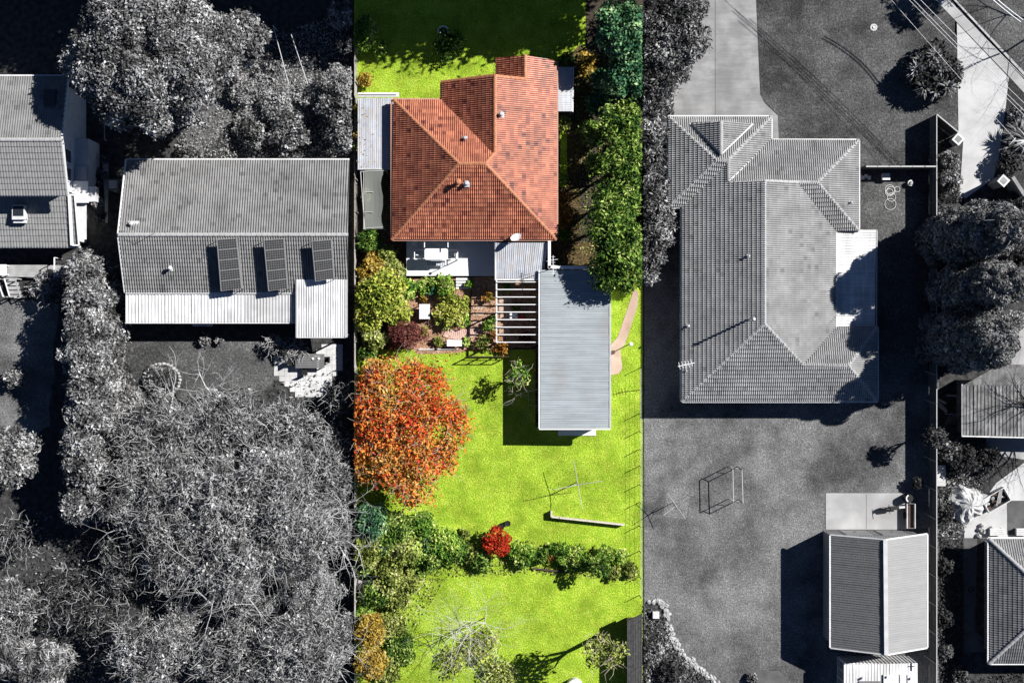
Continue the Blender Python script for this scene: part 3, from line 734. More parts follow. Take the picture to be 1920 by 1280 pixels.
p = W(779, 484, 1.0); tri = MB(); tri.prism([(p.x, p.y - .02), (p.x + .5, p.y - .02), (p.x, p.y + .42)], .9, .95); tri.build('side_cushion', 'canvas', SW)
p = W(855, 477, 1.1); MB().box(p.x - .12, p.x + .14, p.y - .13, p.y + .13, 1.02, 1.1).build('side_table', 'white_paint', SW)
# umbrella pole by the swing
UP = thing('lamp_post', 'thin white garden light on the deck throwing a long shadow', 'light', W(858, 487, .5) - Vector((0, 0, .03)))
c = W(858, 487, .5); MB().tube((c.x, c.y, .47), (c.x, c.y, 2.5), .03).build('pole', 'white_paint', UP); MB().dome((c.x, c.y, 2.5), .11, .11, .1).build('lamp', 'white_paint', UP)
ch = thing('chair', 'blue-grey garden chair tucked under the red eave', 'chair', W(778, 453, .5) - Vector((0, 0, .03)))
c = W(778, 457, .5)
MB().prism(rrect(c.x - .2, c.x + .2, c.y - .2, c.y + .2, .08), .9, .94).build('seat', 'white_paint', ch)
MB().box(c.x - .2, c.x + .2, c.y + .18, c.y + .22, .95, 1.3).build('backrest', 'white_paint', ch)
for sx in (-.17, .17):
    for sy in (-.17, .17): MB().box(c.x + sx - .02, c.x + sx + .02, c.y + sy - .02, c.y + sy + .02, .47, .9).build('leg', 'white_paint', ch)
# grey lean-to between house and garage
LT = thing('lean_to', 'pale ribbed lean-to roof between the red roof and the garage', 'lean-to', W(978, 490))
sheet_roof(LT, [(929, 522, 2.3), (929, 455, 2.5), (1028, 455, 2.5), (1018, 522, 2.3)], 5, 'metal_light_grey', ribs=5, amp=.03, under='deck_under_grey')
MB().bar(W(929, 524, 2.27), W(1012, 524, 2.27), .1, .12).build('gutter', 'gutter_white', LT)
MB().bar(W(929, 525, 2.3), W(929, 455, 2.45), .08, .16).build('fascia', 'white_paint', LT)
for x, y in ((932, 520), (1008, 520), (932, 462)): p = W(x, y, 2.1); MB().box(p.x - .05, p.x + .05, p.y - .05, p.y + .05, 0, 2.2).build('post', 'white_paint', LT)
DI = thing('satellite_dish', 'white satellite dish on the terracotta eave above the lean-to', 'satellite dish', W(969, 449, 2.85))
c = W(969, 447, 3.5); nrm = Vector((-.25, .75, .6)).normalized(); M3 = nrm.to_track_quat('Z', 'Y').to_matrix(); mb = MB(); n = 18
for j, (rr, zz) in enumerate(((.02, 0), (.2, .02), (.36, .07), (.44, .12))):
    for i in range(n): t = 2 * math.pi * i / n; mb.v.append(tuple(c + M3 @ Vector((rr * math.cos(t), rr * math.sin(t) * 1.08, zz))))
for j in range(3):
    for i in range(n): i2 = (i + 1) % n; mb.f.append((j * n + i, j * n + i2, (j + 1) * n + i2, (j + 1) * n + i))
mb.f.append(tuple(range(n))); mb.build('dish', 'white_paint', DI)
MB().tube(W(969, 449, 2.75), c - nrm * .02, .035).build('mast', 'steel', DI); MB().tube(c - M3 @ Vector((0, .4, -.08)), c + nrm * .45, .02).build('feed_arm', 'steel', DI)
# ---- long blue-grey garage
GA = thing('garage', 'long blue-grey garage with ribbed metal roof', 'garage', W(1078, 654))
sheet_roof(GA, [(1013, 802, 2.6), (1143, 802, 2.75), (1143, 506, 2.75), (1013, 506, 2.6)], 17, 'metal_blue_grey', ribs=4, amp=.022, under='deck_under_grey')
a = W(1017, 798, 2.4); b = W(1138, 510, 2.4)
MB().box(a.x, b.x, a.y, b.y, 0, 2.42).build('wall', 'wall_grey', GA)
MB().bar(W(1011, 804, 2.58), W(1011, 506, 2.58), .1, .12).build('gutter', 'gutter_white', GA)
MB().bar(W(1011, 804, 2.62), W(1144, 804, 2.76), .1, .16).build('fascia', 'white_paint', GA)
MB().bar(W(1144, 804, 2.76), W(1144, 506, 2.76), .12, .14).build('gutter', 'gutter_grey', GA)
MB().bar(W(1030, 452, 2.7), W(1030, 503, 2.7), .2, .3).build('parapet', 'white_paint', GA)
MB().bar(W(1028, 501, 2.7), W(1143, 502, 2.7), .22, .3).build('parapet', 'white_paint', GA)
MB().box(a.x + 1.3, a.x + 4.1, a.y - .03, a.y - .004, .05, 2.1).build('roller_door', 'gutter_white', GA)
MB().prism([W(*p) for p in ((1046, 796), (1117, 796), (1117, 816), (1046, 816))], 0, .09).build('slab', 'white_paint', None, kind='structure')
AT = thing('aerial', 'TV aerial rising over the white parapet by the lean-to', 'aerial', W(1037, 503, 2.8))
c = W(1037, 503, 2.7); t = W(1037, 492, 4.6); MB().tube(c, t, .025).build('mast', 'steel', AT)
MB().tube(t + Vector((0, -.9, 0)), t + Vector((0, .5, 0)), .02).build('boom', 'white_paint', AT)
for k in range(7): q = t + Vector((0, -.8 + k * .2, 0)); MB().tube(q - Vector((.22 - .015 * k, 0, 0)), q + Vector((.22 - .015 * k, 0, 0)), .012).build('rod', 'white_paint', AT)
for sx in (-1,): MB().tube(t + Vector((-.45, .1, -.3)), t + Vector((.35, .25, -.3)), .015).build('rod', 'white_paint', AT)
# pergola
PE = thing('pergola', 'white pergola of open rafters beside the garage', 'pergola', W(970, 585))
for k in range(9):
    y = 528.5 + k * 14.1; MB().bar(W(930, y, 2.35), W(1009, y, 2.35), .06, .14).build('rafter', 'white_paint', PE)
MB().bar(W(931, 526, 2.22), W(931, 644, 2.22), .09, .12).build('beam', 'white_paint', PE)
MB().bar(W(1008, 526, 2.22), W(1008, 644, 2.22), .07, .12).build('beam', 'timber_dark', PE)
for y in (529, 585, 642): p = W(931, y, 2.1); MB().box(p.x - .05, p.x + .05, p.y - .05, p.y + .05, 0, 2.16).build('post', 'white_paint', PE)

# ---- the grey tiled house on the right
e0, rA, rW, rM = 2.6, 3.95, 3.8, 5.1
HR = thing('house', 'large house with grey tiled roof in the right yard', 'house', W(1440, 500))
P = []
TLl = [(1253, 387, e0), (1342, 301, 4.1), (1253, 219, e0)]
TLt = [(1253, 219, e0), (1342, 301, 4.1), (1366, 299, 4.1), (1446, 219, e0)]
TLr = [(1446, 219, e0), (1366, 299, 4.1), (1366, 339, 4.1), (1446, 262, e0)]
TLb = [(1253, 388, e0), (1280, 388, e0), (1366, 304, 4.1), (1342, 301, 4.1)]
Wt = [(1446, 262, e0), (1366, 340, rW), (1532, 342, rW), (1610, 263, e0)]
Wr = [(1610, 263, e0), (1532, 342, rW), (1610, 433, e0)]
Wb = [(1610, 433, e0), (1532, 342, rW), (1494, 343, 3.83), (1567, 433, e0)]
Ml = [(1278, 752, e0), (1433, 607, rM), (1433, 340, rM), (1366, 340, 4.02), (1366, 304, 4.02), (1278, 388, e0)]
Ml1 = [(1278, 752, e0), (1433, 607, rM), (1433, 340, rM), (1278, 340, e0)]
Mr = [(1433, 607, rM), (1505, 683, 3.72), (1567, 617, e0), (1567, 433, e0), (1494, 342, 3.95), (1433, 340, rM)]
Bt = [(1278, 752, e0), (1645, 752, e0), (1590, 685, 3.72), (1505, 684, 3.72), (1433, 607, rM)]
Bw = [(1505, 683, 3.72), (1590, 685, 3.72), (1645, 613, e0), (1567, 613, e0)]
Br = [(1645, 752, e0), (1645, 613, e0), (1590, 685, 3.72)]
Ml_main = [(1278, 752, e0), (1433, 607, rM), (1433, 340, rM), (1366, 340, 4.04), (1278, 388, e0)]
Ml_up = [(1278, 388, e0), (1366, 340, 4.04), (1366, 304, 4.04)]
g1 = [(1294, 231, 3.0), (1352, 289, 4.3), (1352, 227, 4.3)]
g2 = [(1352, 227, 4.3), (1352, 289, 4.3), (1411, 232, 3.0)]
tiled_roof(HR, [TLl, TLt, TLr, TLb, Wt, Wr, Wb, Ml_main, Ml_up, Mr, Bt, Bw, Br, g1, g2],
    [((1253, 219, e0), (1342, 300, 4.1)), ((1446, 219, e0), (1366, 299, 4.1)), ((1342, 300, 4.1), (1366, 300, 4.1)), ((1253, 388, e0), (1342, 302, 4.1)),
     ((1366, 299, 4.12), (1366, 339, 4.12)), ((1610, 263, e0), (1532, 342, rW)), ((1610, 433, e0), (1532, 342, rW)), ((1494, 342, 3.85), (1532, 342, rW)),
     ((1433, 607, rM), (1433, 340, rM)), ((1278, 752, e0), (1433, 607, rM)), ((1433, 607, rM), (1505, 684, 3.72)), ((1505, 684, 3.74), (1590, 685, 3.74)),
     ((1645, 752, e0), (1590, 685, 3.72)), ((1645, 613, e0), (1590, 685, 3.72)), ((1352, 227, 4.32), (1352, 289, 4.32)), ((1433, 340, rM), (1494, 342, 3.9))],
    [((1446, 262, e0), (1366, 339, 3.9)), ((1278, 388, e0), (1364, 306, 4.05)), ((1567, 433, e0), (1494, 343, 3.85)), ((1505, 684, 3.72), (1567, 615, e0)),
     ((1294, 231, 3.02), (1352, 288, 4.2)), ((1411, 232, 3.02), (1352, 288, 4.2))],
    [((1278, 753, e0), (1645, 753, e0)), ((1277, 752, e0), (1277, 388, e0)), ((1252, 388, e0), (1252, 219, e0)), ((1252, 218, e0), (1446, 218, e0)),
     ((1447, 219, e0), (1447, 262, e0)), ((1447, 262, e0), (1610, 262, e0)), ((1611, 263, e0), (1611, 433, e0)), ((1646, 613, e0), (1646, 752, e0)), ((1568, 433, e0), (1568, 613, e0)), ((1253, 389, e0), (1278, 389, e0))],
    'tiles_grey', 'ridge_grey', 'deck_under_grey', 'gutter_white', wu=.155, cv=.33, amp=.11, step=.11)
for tri in ([W(1366, 341, 4.0), W(1433, 341, 5.05), W(1494, 342, 3.85)], [W(1294, 230, 2.9), W(1352, 227, 4.25), W(1411, 231, 2.9)]): gb = MB(); gb.poly(tri); gb.build('gable', 'gutter_white', HR)
Pw = walls(HR, [(1254, 386), (1254, 220), (1445, 220), (1445, 263), (1609, 263), (1609, 432), (1566, 432), (1566, 614), (1644, 614), (1644, 751), (1279, 751), (1279, 386)], e0, 'wall_brick', .5)
for i, f in ((0, .3), (0, .7), (2, .5), (4, .5), (6, .5), (10, .3)): window(HR, Pw, i, f, 1.6, .9, 2.1)
fl = flue('chimney_flue', HR, 1403, 599, 4.6, 2.1, .085, 'steel', 'metal_white')
mb = MB(); c = W(1403, 599, 4.55); mb.bar(c + Vector((-.35, 0, .0)), c + Vector((.3, 0, .22)), .6, .05); mb.build('flashing', 'metal_white', fl)
for x, y, h in ((1403, 480, 4.75), (1290, 611, 2.95), (1595, 380, 2.95)): flue('roof_vent', HR, x, y, h, .22, .06, 'metal_pale')
TA = thing('aerial', 'TV aerial on the bottom left corner of the grey tiled roof', 'aerial', W(1288, 690, 2.8))
c = W(1288, 697, 2.75); t = W(1283, 683, 4.4); MB().tube(c, t, .03).build('mast', 'white_paint', TA)
MB().tube(t + Vector((-.45, -.15, 0)), t + Vector((.75, .12, 0)), .028).build('boom', 'white_paint', TA)
for k in range(5): q = t + Vector((-.35 + k * .22, -.1 + k * .05, 0)); MB().tube(q - Vector((-.06, .25, 0)), q + Vector((-.06, .25, 0)), .018).build('rod', 'white_paint', TA)
CP = thing('patio_roof', 'bright corrugated patio roof on the right side of the grey tiled house', 'patio roof', W(1604, 521))
sheet_roof(CP, [(1569, 612, 2.45), (1640, 612, 2.25), (1642, 431, 2.25), (1569, 431, 2.45)], 9, 'metal_white', ribs=4, amp=.045, under='deck_under_grey')
MB().bar(W(1643, 613, 2.2), W(1644, 431, 2.2), .08, .12).build('gutter', 'gutter_grey', CP)
for y in (436, 520, 608): p = W(1638, y, 2.1); MB().box(p.x - .05, p.x + .05, p.y - .05, p.y + .05, 0, 2.12).build('post', 'timber_grey', CP)

# ---- gabled shed bottom right
SH = thing('shed', 'gabled metal shed with one dark and one pale roof slope', 'shed', W(1640, 1105))
ev, rg = 2.9, 4.6
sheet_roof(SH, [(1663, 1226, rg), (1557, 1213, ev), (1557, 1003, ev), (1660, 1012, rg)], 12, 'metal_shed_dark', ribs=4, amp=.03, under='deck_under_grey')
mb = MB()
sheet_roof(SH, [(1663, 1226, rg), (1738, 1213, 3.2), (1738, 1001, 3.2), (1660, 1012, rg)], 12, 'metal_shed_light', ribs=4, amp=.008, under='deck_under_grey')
MB().bar(W(1660, 1012, rg + .07), W(1662, 1227, rg + .07), .3, .05).build('ridge_cap', 'metal_pale', SH)
for a, b in (((1557, 1214), (1663, 1227)), ((1663, 1227), (1738, 1214)), ((1557, 1002), (1660, 1011)), ((1660, 1011), (1738, 1000))):
    ha = ev if a[0] < 1600 else rg if a[0] < 1700 else 3.2; hb = ev if b[0] < 1600 else rg if b[0] < 1700 else 3.2
    MB().bar(W(*a, ha + .03), W(*b, hb + .03), .09, .1).build('barge_capping', 'gutter_white', SH)
MB().bar(W(1556, 1003, ev), W(1556, 1213, ev), .1, .12).build('gutter', 'gutter_white', SH); MB().bar(W(1739, 1001, 3.2), W(1739, 1213, 3.2), .1, .12).build('gutter', 'gutter_white', SH)
a = W(1560, 1006, ev); b = W(1733, 1209, 3.1)
MB().box(a.x + .02, b.x, b.y, a.y, 0, 2.78).build('wall', 'metal_shed_wall', SH)
for i in range(32):
    x = a.x + .1 + i * (b.x - a.x - .2) / 31
    MB().box(x - .025, x + .025, a.y + .002, a.y + .035, 0, 2.8).build('wall_rib', 'metal_pale', SH)
for y in (a.y - .002, b.y + .002): gb = MB(); gb.poly([(a.x, y, 2.78), (b.x, y, 2.9), (W(1661, 1100, rg).x, y, rg - .12)]); gb.build('gable', 'metal_shed_wall', SH)
for x0, x1 in ((1573, 1620), (1640, 1690)):
    p = W(x0, 990); q = W(x1, 990); dr = MB().box(p.x, q.x, a.y + .04, a.y + .075, .03, 2.3).build('roller_door', 'metal_shed_light', SH)
    MB().box((p.x + q.x) / 2 - .08, (p.x + q.x) / 2 + .08, a.y + .08, a.y + .12, .9, .95).build('handle', 'black_plastic', dr)
# white box shed at the bottom
S2 = thing('shed', 'white corrugated flat shed at the bottom edge below the gabled shed', 'shed', W(1645, 1290))
sheet_roof(S2, [(1582, 1245, 2.4), (1582, 1400, 2.4), (1720, 1400, 2.4), (1720, 1242, 2.4)], 8, 'metal_white', ribs=3, amp=.025, under='deck_under_grey')
a = W(1584, 1398, 2.35); b = W(1718, 1243, 2.35); MB().box(a.x, b.x, a.y, b.y, 0, 2.36).build('wall', 'metal_white', S2)
for i in range(20): x = a.x + .12 + i * .27; MB().box(x - .05, x + .05, b.y + .003, b.y + .04, 0, 2.35).build('wall_rib', 'metal_white', S2)
for i in range(4): y = b.y - .4 - i * .7; MB().box(a.x - .03, a.x - .003, y - .28, y + .28, .3, 2.1).build('wall_panel', 'metal_old', S2)
p = W(1612, 1284, 2.75); MB().box(p.x, p.x + 1.6, p.y - 3, p.y + .25, 2.5, 2.56).build('roof_panel', 'metal_shed_dark', S2, 'grey panel lying on the white roof')
p = W(1658, 1264, 2.75); 
for dx, wd, in ((0, 1.1), (1.2, .45), (1.75, .35)): MB().box(p.x + dx, p.x + dx + wd, p.y - 3.2, p.y - .05, 2.5, 2.6).build('skylight', 'off_white', S2)
c = W(1709, 1246, 2.45); MB().bar(c + Vector((0, -.4, .06)), c + Vector((0, .15, .06)), .05, .03).bar(c + Vector((-.2, -.08, .065)), c + Vector((.2, -.08, .065)), .05, .03).build('bracket', 'black_plastic', S2)
for x in (1617, 1663, 1707): c = W(x, 1270 if x != 1663 else 1267, 2.5); MB().tube(c, c + Vector((0, 0, .25)), .09, n=10).build('roof_vent', 'off_white', S2)

# ---- old rusty-grey shed and the tiled house at the right edge
OS = thing('shed', 'old grey corrugated shed behind the bare tree at the right edge', 'shed', W(1880, 750))
sheet_roof(OS, [(1805, 815, 2.3), (1805, 722, 2.5), (2010, 722, 2.5), (2010, 820, 2.3)], 10, 'metal_old', ribs=3, amp=.05, under='deck_under_grey')
sheet_roof(OS, [(1806, 722, 2.5), (1874, 683, 2.55), (2010, 683, 2.55), (2010, 722, 2.5)], 8, 'metal_old', ribs=4, amp=.045, under='deck_under_grey')
a = W(1812, 812, 2.2); b = W(2005, 716, 2.2); MB().box(a.x, b.x, a.y, b.y, 0, 2.15).build('wall', 'metal_old', OS)
MB().bar(W(1803, 817, 2.25), W(2010, 822, 2.25), .1, .1).build('gutter', 'gutter_white', OS); MB().bar(W(1804, 817, 2.3), W(1804, 720, 2.5), .1, .1).build('barge_capping', 'gutter_grey', OS)
HE = thing('house', 'dark grey tiled hip roof house at the bottom right corner', 'house', W(2000, 1130))
tiled_roof(HE, [[(1855, 1243, 2.6), (1980, 1130, 4.8), (1980, 1126, 4.8), (1855, 1010, 2.6)], [(1855, 1010, 2.6), (1980, 1126, 4.8), (2060, 1126, 4.8), (2180, 1010, 2.6)],
    [(1855, 1243, 2.6), (2180, 1243, 2.6), (2060, 1128, 4.8), (1980, 1128, 4.8)], [(2180, 1243, 2.6), (2180, 1010, 2.6), (2060, 1127, 4.8)]],
    [((1855, 1243, 2.6), (1980, 1128, 4.8)), ((1855, 1010, 2.6), (1980, 1127, 4.8)), ((1980, 1127, 4.8), (2060, 1127, 4.8))], [],
    [((1853, 1243, 2.6), (1853, 1008, 2.6)), ((1853, 1244, 2.6), (2180, 1244, 2.6)), ((1853, 1008, 2.6), (2180, 1008, 2.6))],
    'tiles_dark', 'ridge_grey', 'deck_under_grey', 'gutter_white', wu=.17, cv=.33, amp=.045, step=.04)
Pw = walls(HE, [(1856, 1011), (1856, 1242), (2178, 1242), (2178, 1011)], 2.6, 'wall_brick', .5)
window(HE, Pw, 1, .2, 1.6, .9, 2.1)
for x0, x1 in ((1862, 1889), (1912, 1938)):
    p = W(x0, 1006, 1.1); q = W(x1, 992, 1.1)
    tb = thing('long_bench', ('long white bench against the eave of the dark tiled roof' if x0 < 1900 else 'white bench cut off by the right edge above the dark tiled roof'), 'bench', ((p.x + q.x) / 2, (p.y + q.y) / 2, .02), 'white benches by the bottom right house')
    for k in range(4): y0 = p.y + (q.y - p.y) * k / 4; MB().box(p.x, q.x, y0 + .01, y0 + (q.y - p.y) / 4 - .01, .45, .5).build('slat', 'off_white', tb)
    for x in (p.x + .08, q.x - .08): MB().box(x - .03, x + .03, p.y + .03, q.y - .03, .02, .45).build('leg', 'off_white', tb)

# ---- left neighbour: long grey tiled roof with solar panels
HB = thing('house', 'long grey tiled house with three rows of solar panels', 'house', W(440, 450))
tiled_roof(HB, [[(238, 300, 2.9), (222, 440, 4.8), (652, 440, 4.8), (655, 300, 2.9)], [(222, 440, 4.8), (235, 548, 3.2), (652, 548, 3.2), (652, 440, 4.8)]],
    [((222, 440, 4.8), (652, 440, 4.8))], [],
    [((237, 299, 2.9), (655, 299, 2.9)), ((235, 549, 3.2), (556, 549, 3.2)), ((236, 299, 2.92), (221, 440, 4.82)), ((221, 440, 4.82), (234, 548, 3.22))],
    'tiles_pale', 'ridge_grey', 'deck_under_grey', 'gutter_white', wu=.18, cv=.33, amp=.075, step=.045)
Pw = walls(HB, [(238, 302), (238, 546), (653, 546), (653, 302)], 3.0, 'wall_grey', .45)
for i, f in ((1, .15), (1, .45), (3, .3), (3, .7)): window(HB, Pw, i, f, 1.6, .9, 2.1)
gb = MB(); q = [W(240, 300, 2.8), W(240, 546, 3.1), W(227, 440, 4.65)]; gb.poly([(q[0].x + .1, q[0].y, 2.8), (q[0].x + .1, q[1].y, 2.8), (q[0].x + .1, q[2].y, 4.6)]); gb.build('gable', 'wall_grey', HB)
flue('flue_pipe', HB, 322, 503, 3.85, .5, .1, 'metal_white')
c = W(251, 418, 4.52); MB().bar(c + Vector((-.4, -.3, -.02)), c + Vector((.4, -.3, -.02)), .9, .05, up=Vector((0, -.32, 1))).build('flashing', 'metal_white', HB)
flue('roof_vent', HB, 248, 420, 4.5, .35, .1, 'metal_pale')
TB = thing('aerial', 'thin leaning aerial on the left end of the long grey ridge', 'aerial', W(290, 437, 4.8))
c = W(290, 438, 4.8); MB().tube(c, c + Vector((0, 0, 1.4)), .02).build('mast', 'steel', TB)
for dx, dy in ((-.9, .35), (.3, .5)): MB().tube(c + Vector((0, 0, 1.3)), c + Vector((dx, dy, 1.35)), .012).build('rod', 'steel', TB)
# verandah and patio roofs
VB = thing('verandah_roof', 'long white corrugated verandah below the solar panels', 'verandah', W(395, 577))
sheet_roof(VB, [(236, 604, 2.65), (236, 549, 3.05), (459, 549, 3.05), (459, 604, 2.65)], 9, 'metal_white', ribs=4, amp=.04, under='deck_under_grey')
sheet_roof(VB, [(460, 604, 2.65), (460, 549, 3.05), (553, 549, 3.05), (553, 604, 2.65)], 4, 'metal_pale', ribs=4, amp=.04, under='deck_under_grey')
MB().bar(W(235, 605, 2.6), W(553, 605, 2.6), .1, .12).build('gutter', 'gutter_white', VB)
for x in (240, 320, 400, 480, 548): p = W(x, 601, 2.5); MB().box(p.x - .05, p.x + .05, p.y - .05, p.y + .05, 0, 2.5).build('post', 'white_paint', VB)
p = W(380, 609, .8); MB().box(p.x - .75, p.x + .75, p.y - .1, p.y + .1, .74, .8).build('rail', 'off_white', VB)
PB = thing('patio_roof', 'white ribbed patio roof standing higher at the right end of the verandah', 'patio roof', W(602, 580))
sheet_roof(PB, [(557, 631, 2.95), (557, 524, 3.65), (648, 524, 3.65), (648, 631, 2.95)], 5, 'metal_white', ribs=4, amp=.045, under='deck_under_grey')
MB().bar(W(555, 632, 2.9), W(649, 632, 2.9), .1, .12).build('gutter', 'gutter_white', PB); MB().bar(W(556, 632, 2.95), W(556, 524, 3.65), .09, .12).build('barge_capping', 'gutter_grey', PB)
MB().bar(W(649, 632, 2.97), W(649, 524, 3.67), .2, .1).build('barge_capping', 'gutter_grey', PB)
for x in (560, 646): p = W(x, 627, 2.8); MB().box(p.x - .05, p.x + .05, p.y - .05, p.y + .05, 0, 2.8).build('post', 'white_paint', PB)
# solar arrays
arr = [((406, 449), (444, 446), (454, 541), (414, 546), 5, 'left row of five solar panels'), ((494, 450), (533, 447), (540, 541), (503, 546), 5, 'middle row of five solar panels'),
       ((584, 452), (622, 449), (627, 522), (591, 528), 4, 'right row of four solar panels above the patio roof')]
for A_, B_, C_, D_, n, lab in arr:
    hs = lambda y: 4.8 - (y - 440) / 108 * 1.6
    q = [W(*A_, hs(A_[1]) + .85), W(*B_, hs(B_[1]) + .85), W(*C_, hs(C_[1]) + .85), W(*D_, hs(D_[1]) + .85)]
    T = thing('solar_array', lab + ' on the long grey roof', 'solar array', q[3] - Vector((0, 0, .85)), 'rows of solar panels on tilted frames')
    up = (q[1] - q[0]).cross(q[0] - q[3]).normalized()
    if up.z < 0: up = -up
    for k in range(n):
        t0, t1 = k / n + .003, (k + 1) / n - .003
        c4 = [q[0].lerp(q[3], t0), q[1].lerp(q[2], t0), q[1].lerp(q[2], t1), q[0].lerp(q[3], t1)]
        mb = MB(); mb.hexa([p - up * .05 for p in c4][::-1] + [p for p in c4][::-1]); pn = mb.build('solar_panel', 'solar_frame', T)
        cc = sum(c4, Vector()) / 4; c5 = [p.lerp(cc, .1) + up * .004 for p in c4]
        MB().poly(c5 if (c5[1] - c5[0]).cross(c5[2] - c5[1]).z > 0 else c5[::-1]).build('cells', 'solar_cell', pn)
        ln = MB()
        for j in range(1, 8): s = j / 8; ln.bar(c5[0].lerp(c5[1], s) + up * .004, c5[3].lerp(c5[2], s) + up * .004, .022, .004, up=up)
        for j in range(1, 4): s = j / 4; ln.bar(c5[0].lerp(c5[3], s) + up * .006, c5[1].lerp(c5[2], s) + up * .006, .022, .004, up=up)
        ln.build('grid_lines', 'solar_line', pn)
    for a, b in ((q[0], q[3]), (q[1], q[2])): MB().bar(a - up * .09, b - up * .09, .05, .06).build('rail', 'steel', T)
    for a in (q[0], q[1], q[2], q[3]): MB().tube(a - up * .1, (a.x, a.y, a.z - .95), .025).build('strut', 'steel', T)

# ---- far left house: two storeys, tiles one by one on its two big slopes
HA = thing('house', 'two-storey pale house with coarse grey tiles at the left edge', 'house', W(60, 300))
u1 = [(-60, 143, 5.5), (128, 143, 5.5), (116, 262, 6.9), (-60, 262, 6.9)]
u2 = [(-10, 262, 6.9), (116, 262, 6.9), (126, 365, 5.6), (-10, 365, 5.6)]; u2b = [(-60, 262, 6.9), (-10, 262, 6.9), (-10, 365, 5.6), (-60, 365, 5.6)]
u3 = [(-10, 352, 3.9), (128, 352, 3.9), (150, 462, 2.8), (-10, 462, 2.8)]; u3b = [(-60, 352, 3.9), (-10, 352, 3.9), (-10, 462, 2.8), (-60, 462, 2.8)]
roofA = tiled_roof(HA, [u1, u2, u3, u2b, u3b], [((-60, 262, 6.92), (116, 262, 6.92))], [],
    [((-60, 142, 5.5), (128, 142, 5.5)), ((-60, 366, 5.6), (127, 366, 5.6)), ((-60, 463, 2.8), (151, 463, 2.8)), ((128, 143, 5.53), (116, 262, 6.93)), ((117, 262, 6.93), (127, 365, 5.63))],
    'tiles_pale', 'ridge_grey', 'deck_under_grey', 'gutter_white', wu=.17, cv=.38, amp=.04, step=.05, skip=(1, 2))
def single_tiles(roof, P, tw, cv, lim):
    pts = [W(*p) for p in P]; o, u, v, n = frame_of(pts); loc = [((p - o).dot(u), (p - o).dot(v)) for p in pts]
    v0 = min(q[1] for q in loc); v1 = max(q[1] for q in loc); nc = round((v1 - v0) / cv); cv2 = (v1 - v0) / nc
    mb = MB(); prof = [(0, 0), (.12, .8), (.25, 1), (.4, .7), (.5, .0), (.62, .8), (.75, 1), (.9, .7), (1, .0)]
    for y, z in ((-.03, .085), (cv2 + .02, .03)):
        for f, a in prof: mb.v.append((f * tw * .985, y, z + a * .03))
    k = len(prof)
    for f, a in prof: mb.v.append((f * tw * .985, -.03, .0))
    for i in range(k - 1): mb.f += [(i, i + 1, k + i + 1, k + i), (2 * k + i, 2 * k + i + 1, i + 1, i)]
    me = mb.mesh('tile', 'tile_single'); cnt = 0; ringp = [Vector((p.x, p.y)) for p in pts]
    A = sum(ringp[i].x * ringp[(i + 1) % 4].y - ringp[(i + 1) % 4].x * ringp[i].y for i in range(len(ringp)))
    def inside(c, mg):
        for i in range(len(ringp)):
            a, b = ringp[i], ringp[(i + 1) % len(ringp)]; e = (b - a).normalized(); s = e.x * (c.y - a.y) - e.y * (c.x - a.x)
            if (s if A > 0 else -s) < mg: return False
        return True
    umax = max(q[0] for q in loc); umin = min(q[0] for q in loc)
    sgn = 1 if u.x > 0 else -1; M0 = Matrix(((u.x, v.x, n.x, 0), (u.y, v.y, n.y, 0), (u.z, v.z, n.z, 0), (0, 0, 0, 1)))
    for r in range(nc):
        i = 0
        while cnt < lim and i * tw < umax - umin:
            uu = (umax - (i + 1) * tw) if sgn > 0 else (umin + i * tw)
            q = o + u * (uu + tw / 2) + v * (v0 + (r + .5) * cv2)
            if inside(Vector((q.x, q.y)), -tw * .55) :
                M = Matrix.Translation(o + u * uu + v * (v0 + r * cv2)) @ M0 @ Matrix.Rotation(random.uniform(-.01, .01), 4, 'X')
                inst('tile', me, roof, M); cnt += 1
            i += 1
    return cnt
n1 = single_tiles(roofA, u2, .4, .43, 150)
n1 = single_tiles(roofA, u3, .42, .45, 150)
a = W(-60, 150, 5.4); b = W(116, 360, 5.4); MB().box(a.x, b.x, b.y + .2, a.y - .2, 0, 5.42).build('wall', 'wall_grey', HA)
gb = MB(); gb.poly([(b.x + .002, b.y + .2, 5.42), (b.x + .002, a.y - .2, 5.42), (b.x + .002, W(0, 262, 6.8).y, 6.75)]); gb.build('gable', 'wall_grey', HA)
c2 = W(140, 458, 2.7); MB().box(a.x, c2.x, c2.y + .3, b.y + .19, 0, 2.72).build('wall', 'wall_grey', HA)
gb = MB(); gb.prism([(b.x + .05, c2.y + .35), (b.x + .9, c2.y + .35), (b.x + .9, b.y + 2.2), (b.x + .05, b.y + 2.2)], 2.72, 2.74); gb.build('ledge', 'wall_grey', HA)
MB().box(b.x + .004, b.x + 1.0, b.y + .2, b.y + 4.2, 0, 2.6).build('wall', 'wall_grey', HA)
yy = W(0, 300).y
for z0, z1, y0 in ((3.6, 5.0, yy - .3), (3.6, 5.0, yy - 1.6), (.9, 2.2, yy - .3)):
    fr = MB(); fr.box(b.x + .004, b.x + .06, y0 - .5, y0 + .5, z0, z1); w0 = fr.build('window', 'white_paint', HA)
    MB().box(b.x + .061, b.x + .075, y0 - .43, y0 + .43, z0 + .07, z1 - .07).build('pane', 'glass_dark', w0)
p = W(128, 380, 3.2); q = W(178, 342, 3.2); MB().box(b.x + .01, W(165, 360, 3.2).x, p.y, q.y + .1, 3.0, 3.2).build('balcony', 'white_paint', HA)
p = W(164, 378, 3.1); q = W(180, 350, 3.1); MB().box(p.x, q.x, p.y, q.y, 2.55, 3.12).build('balcony_box', 'off_white', HA)
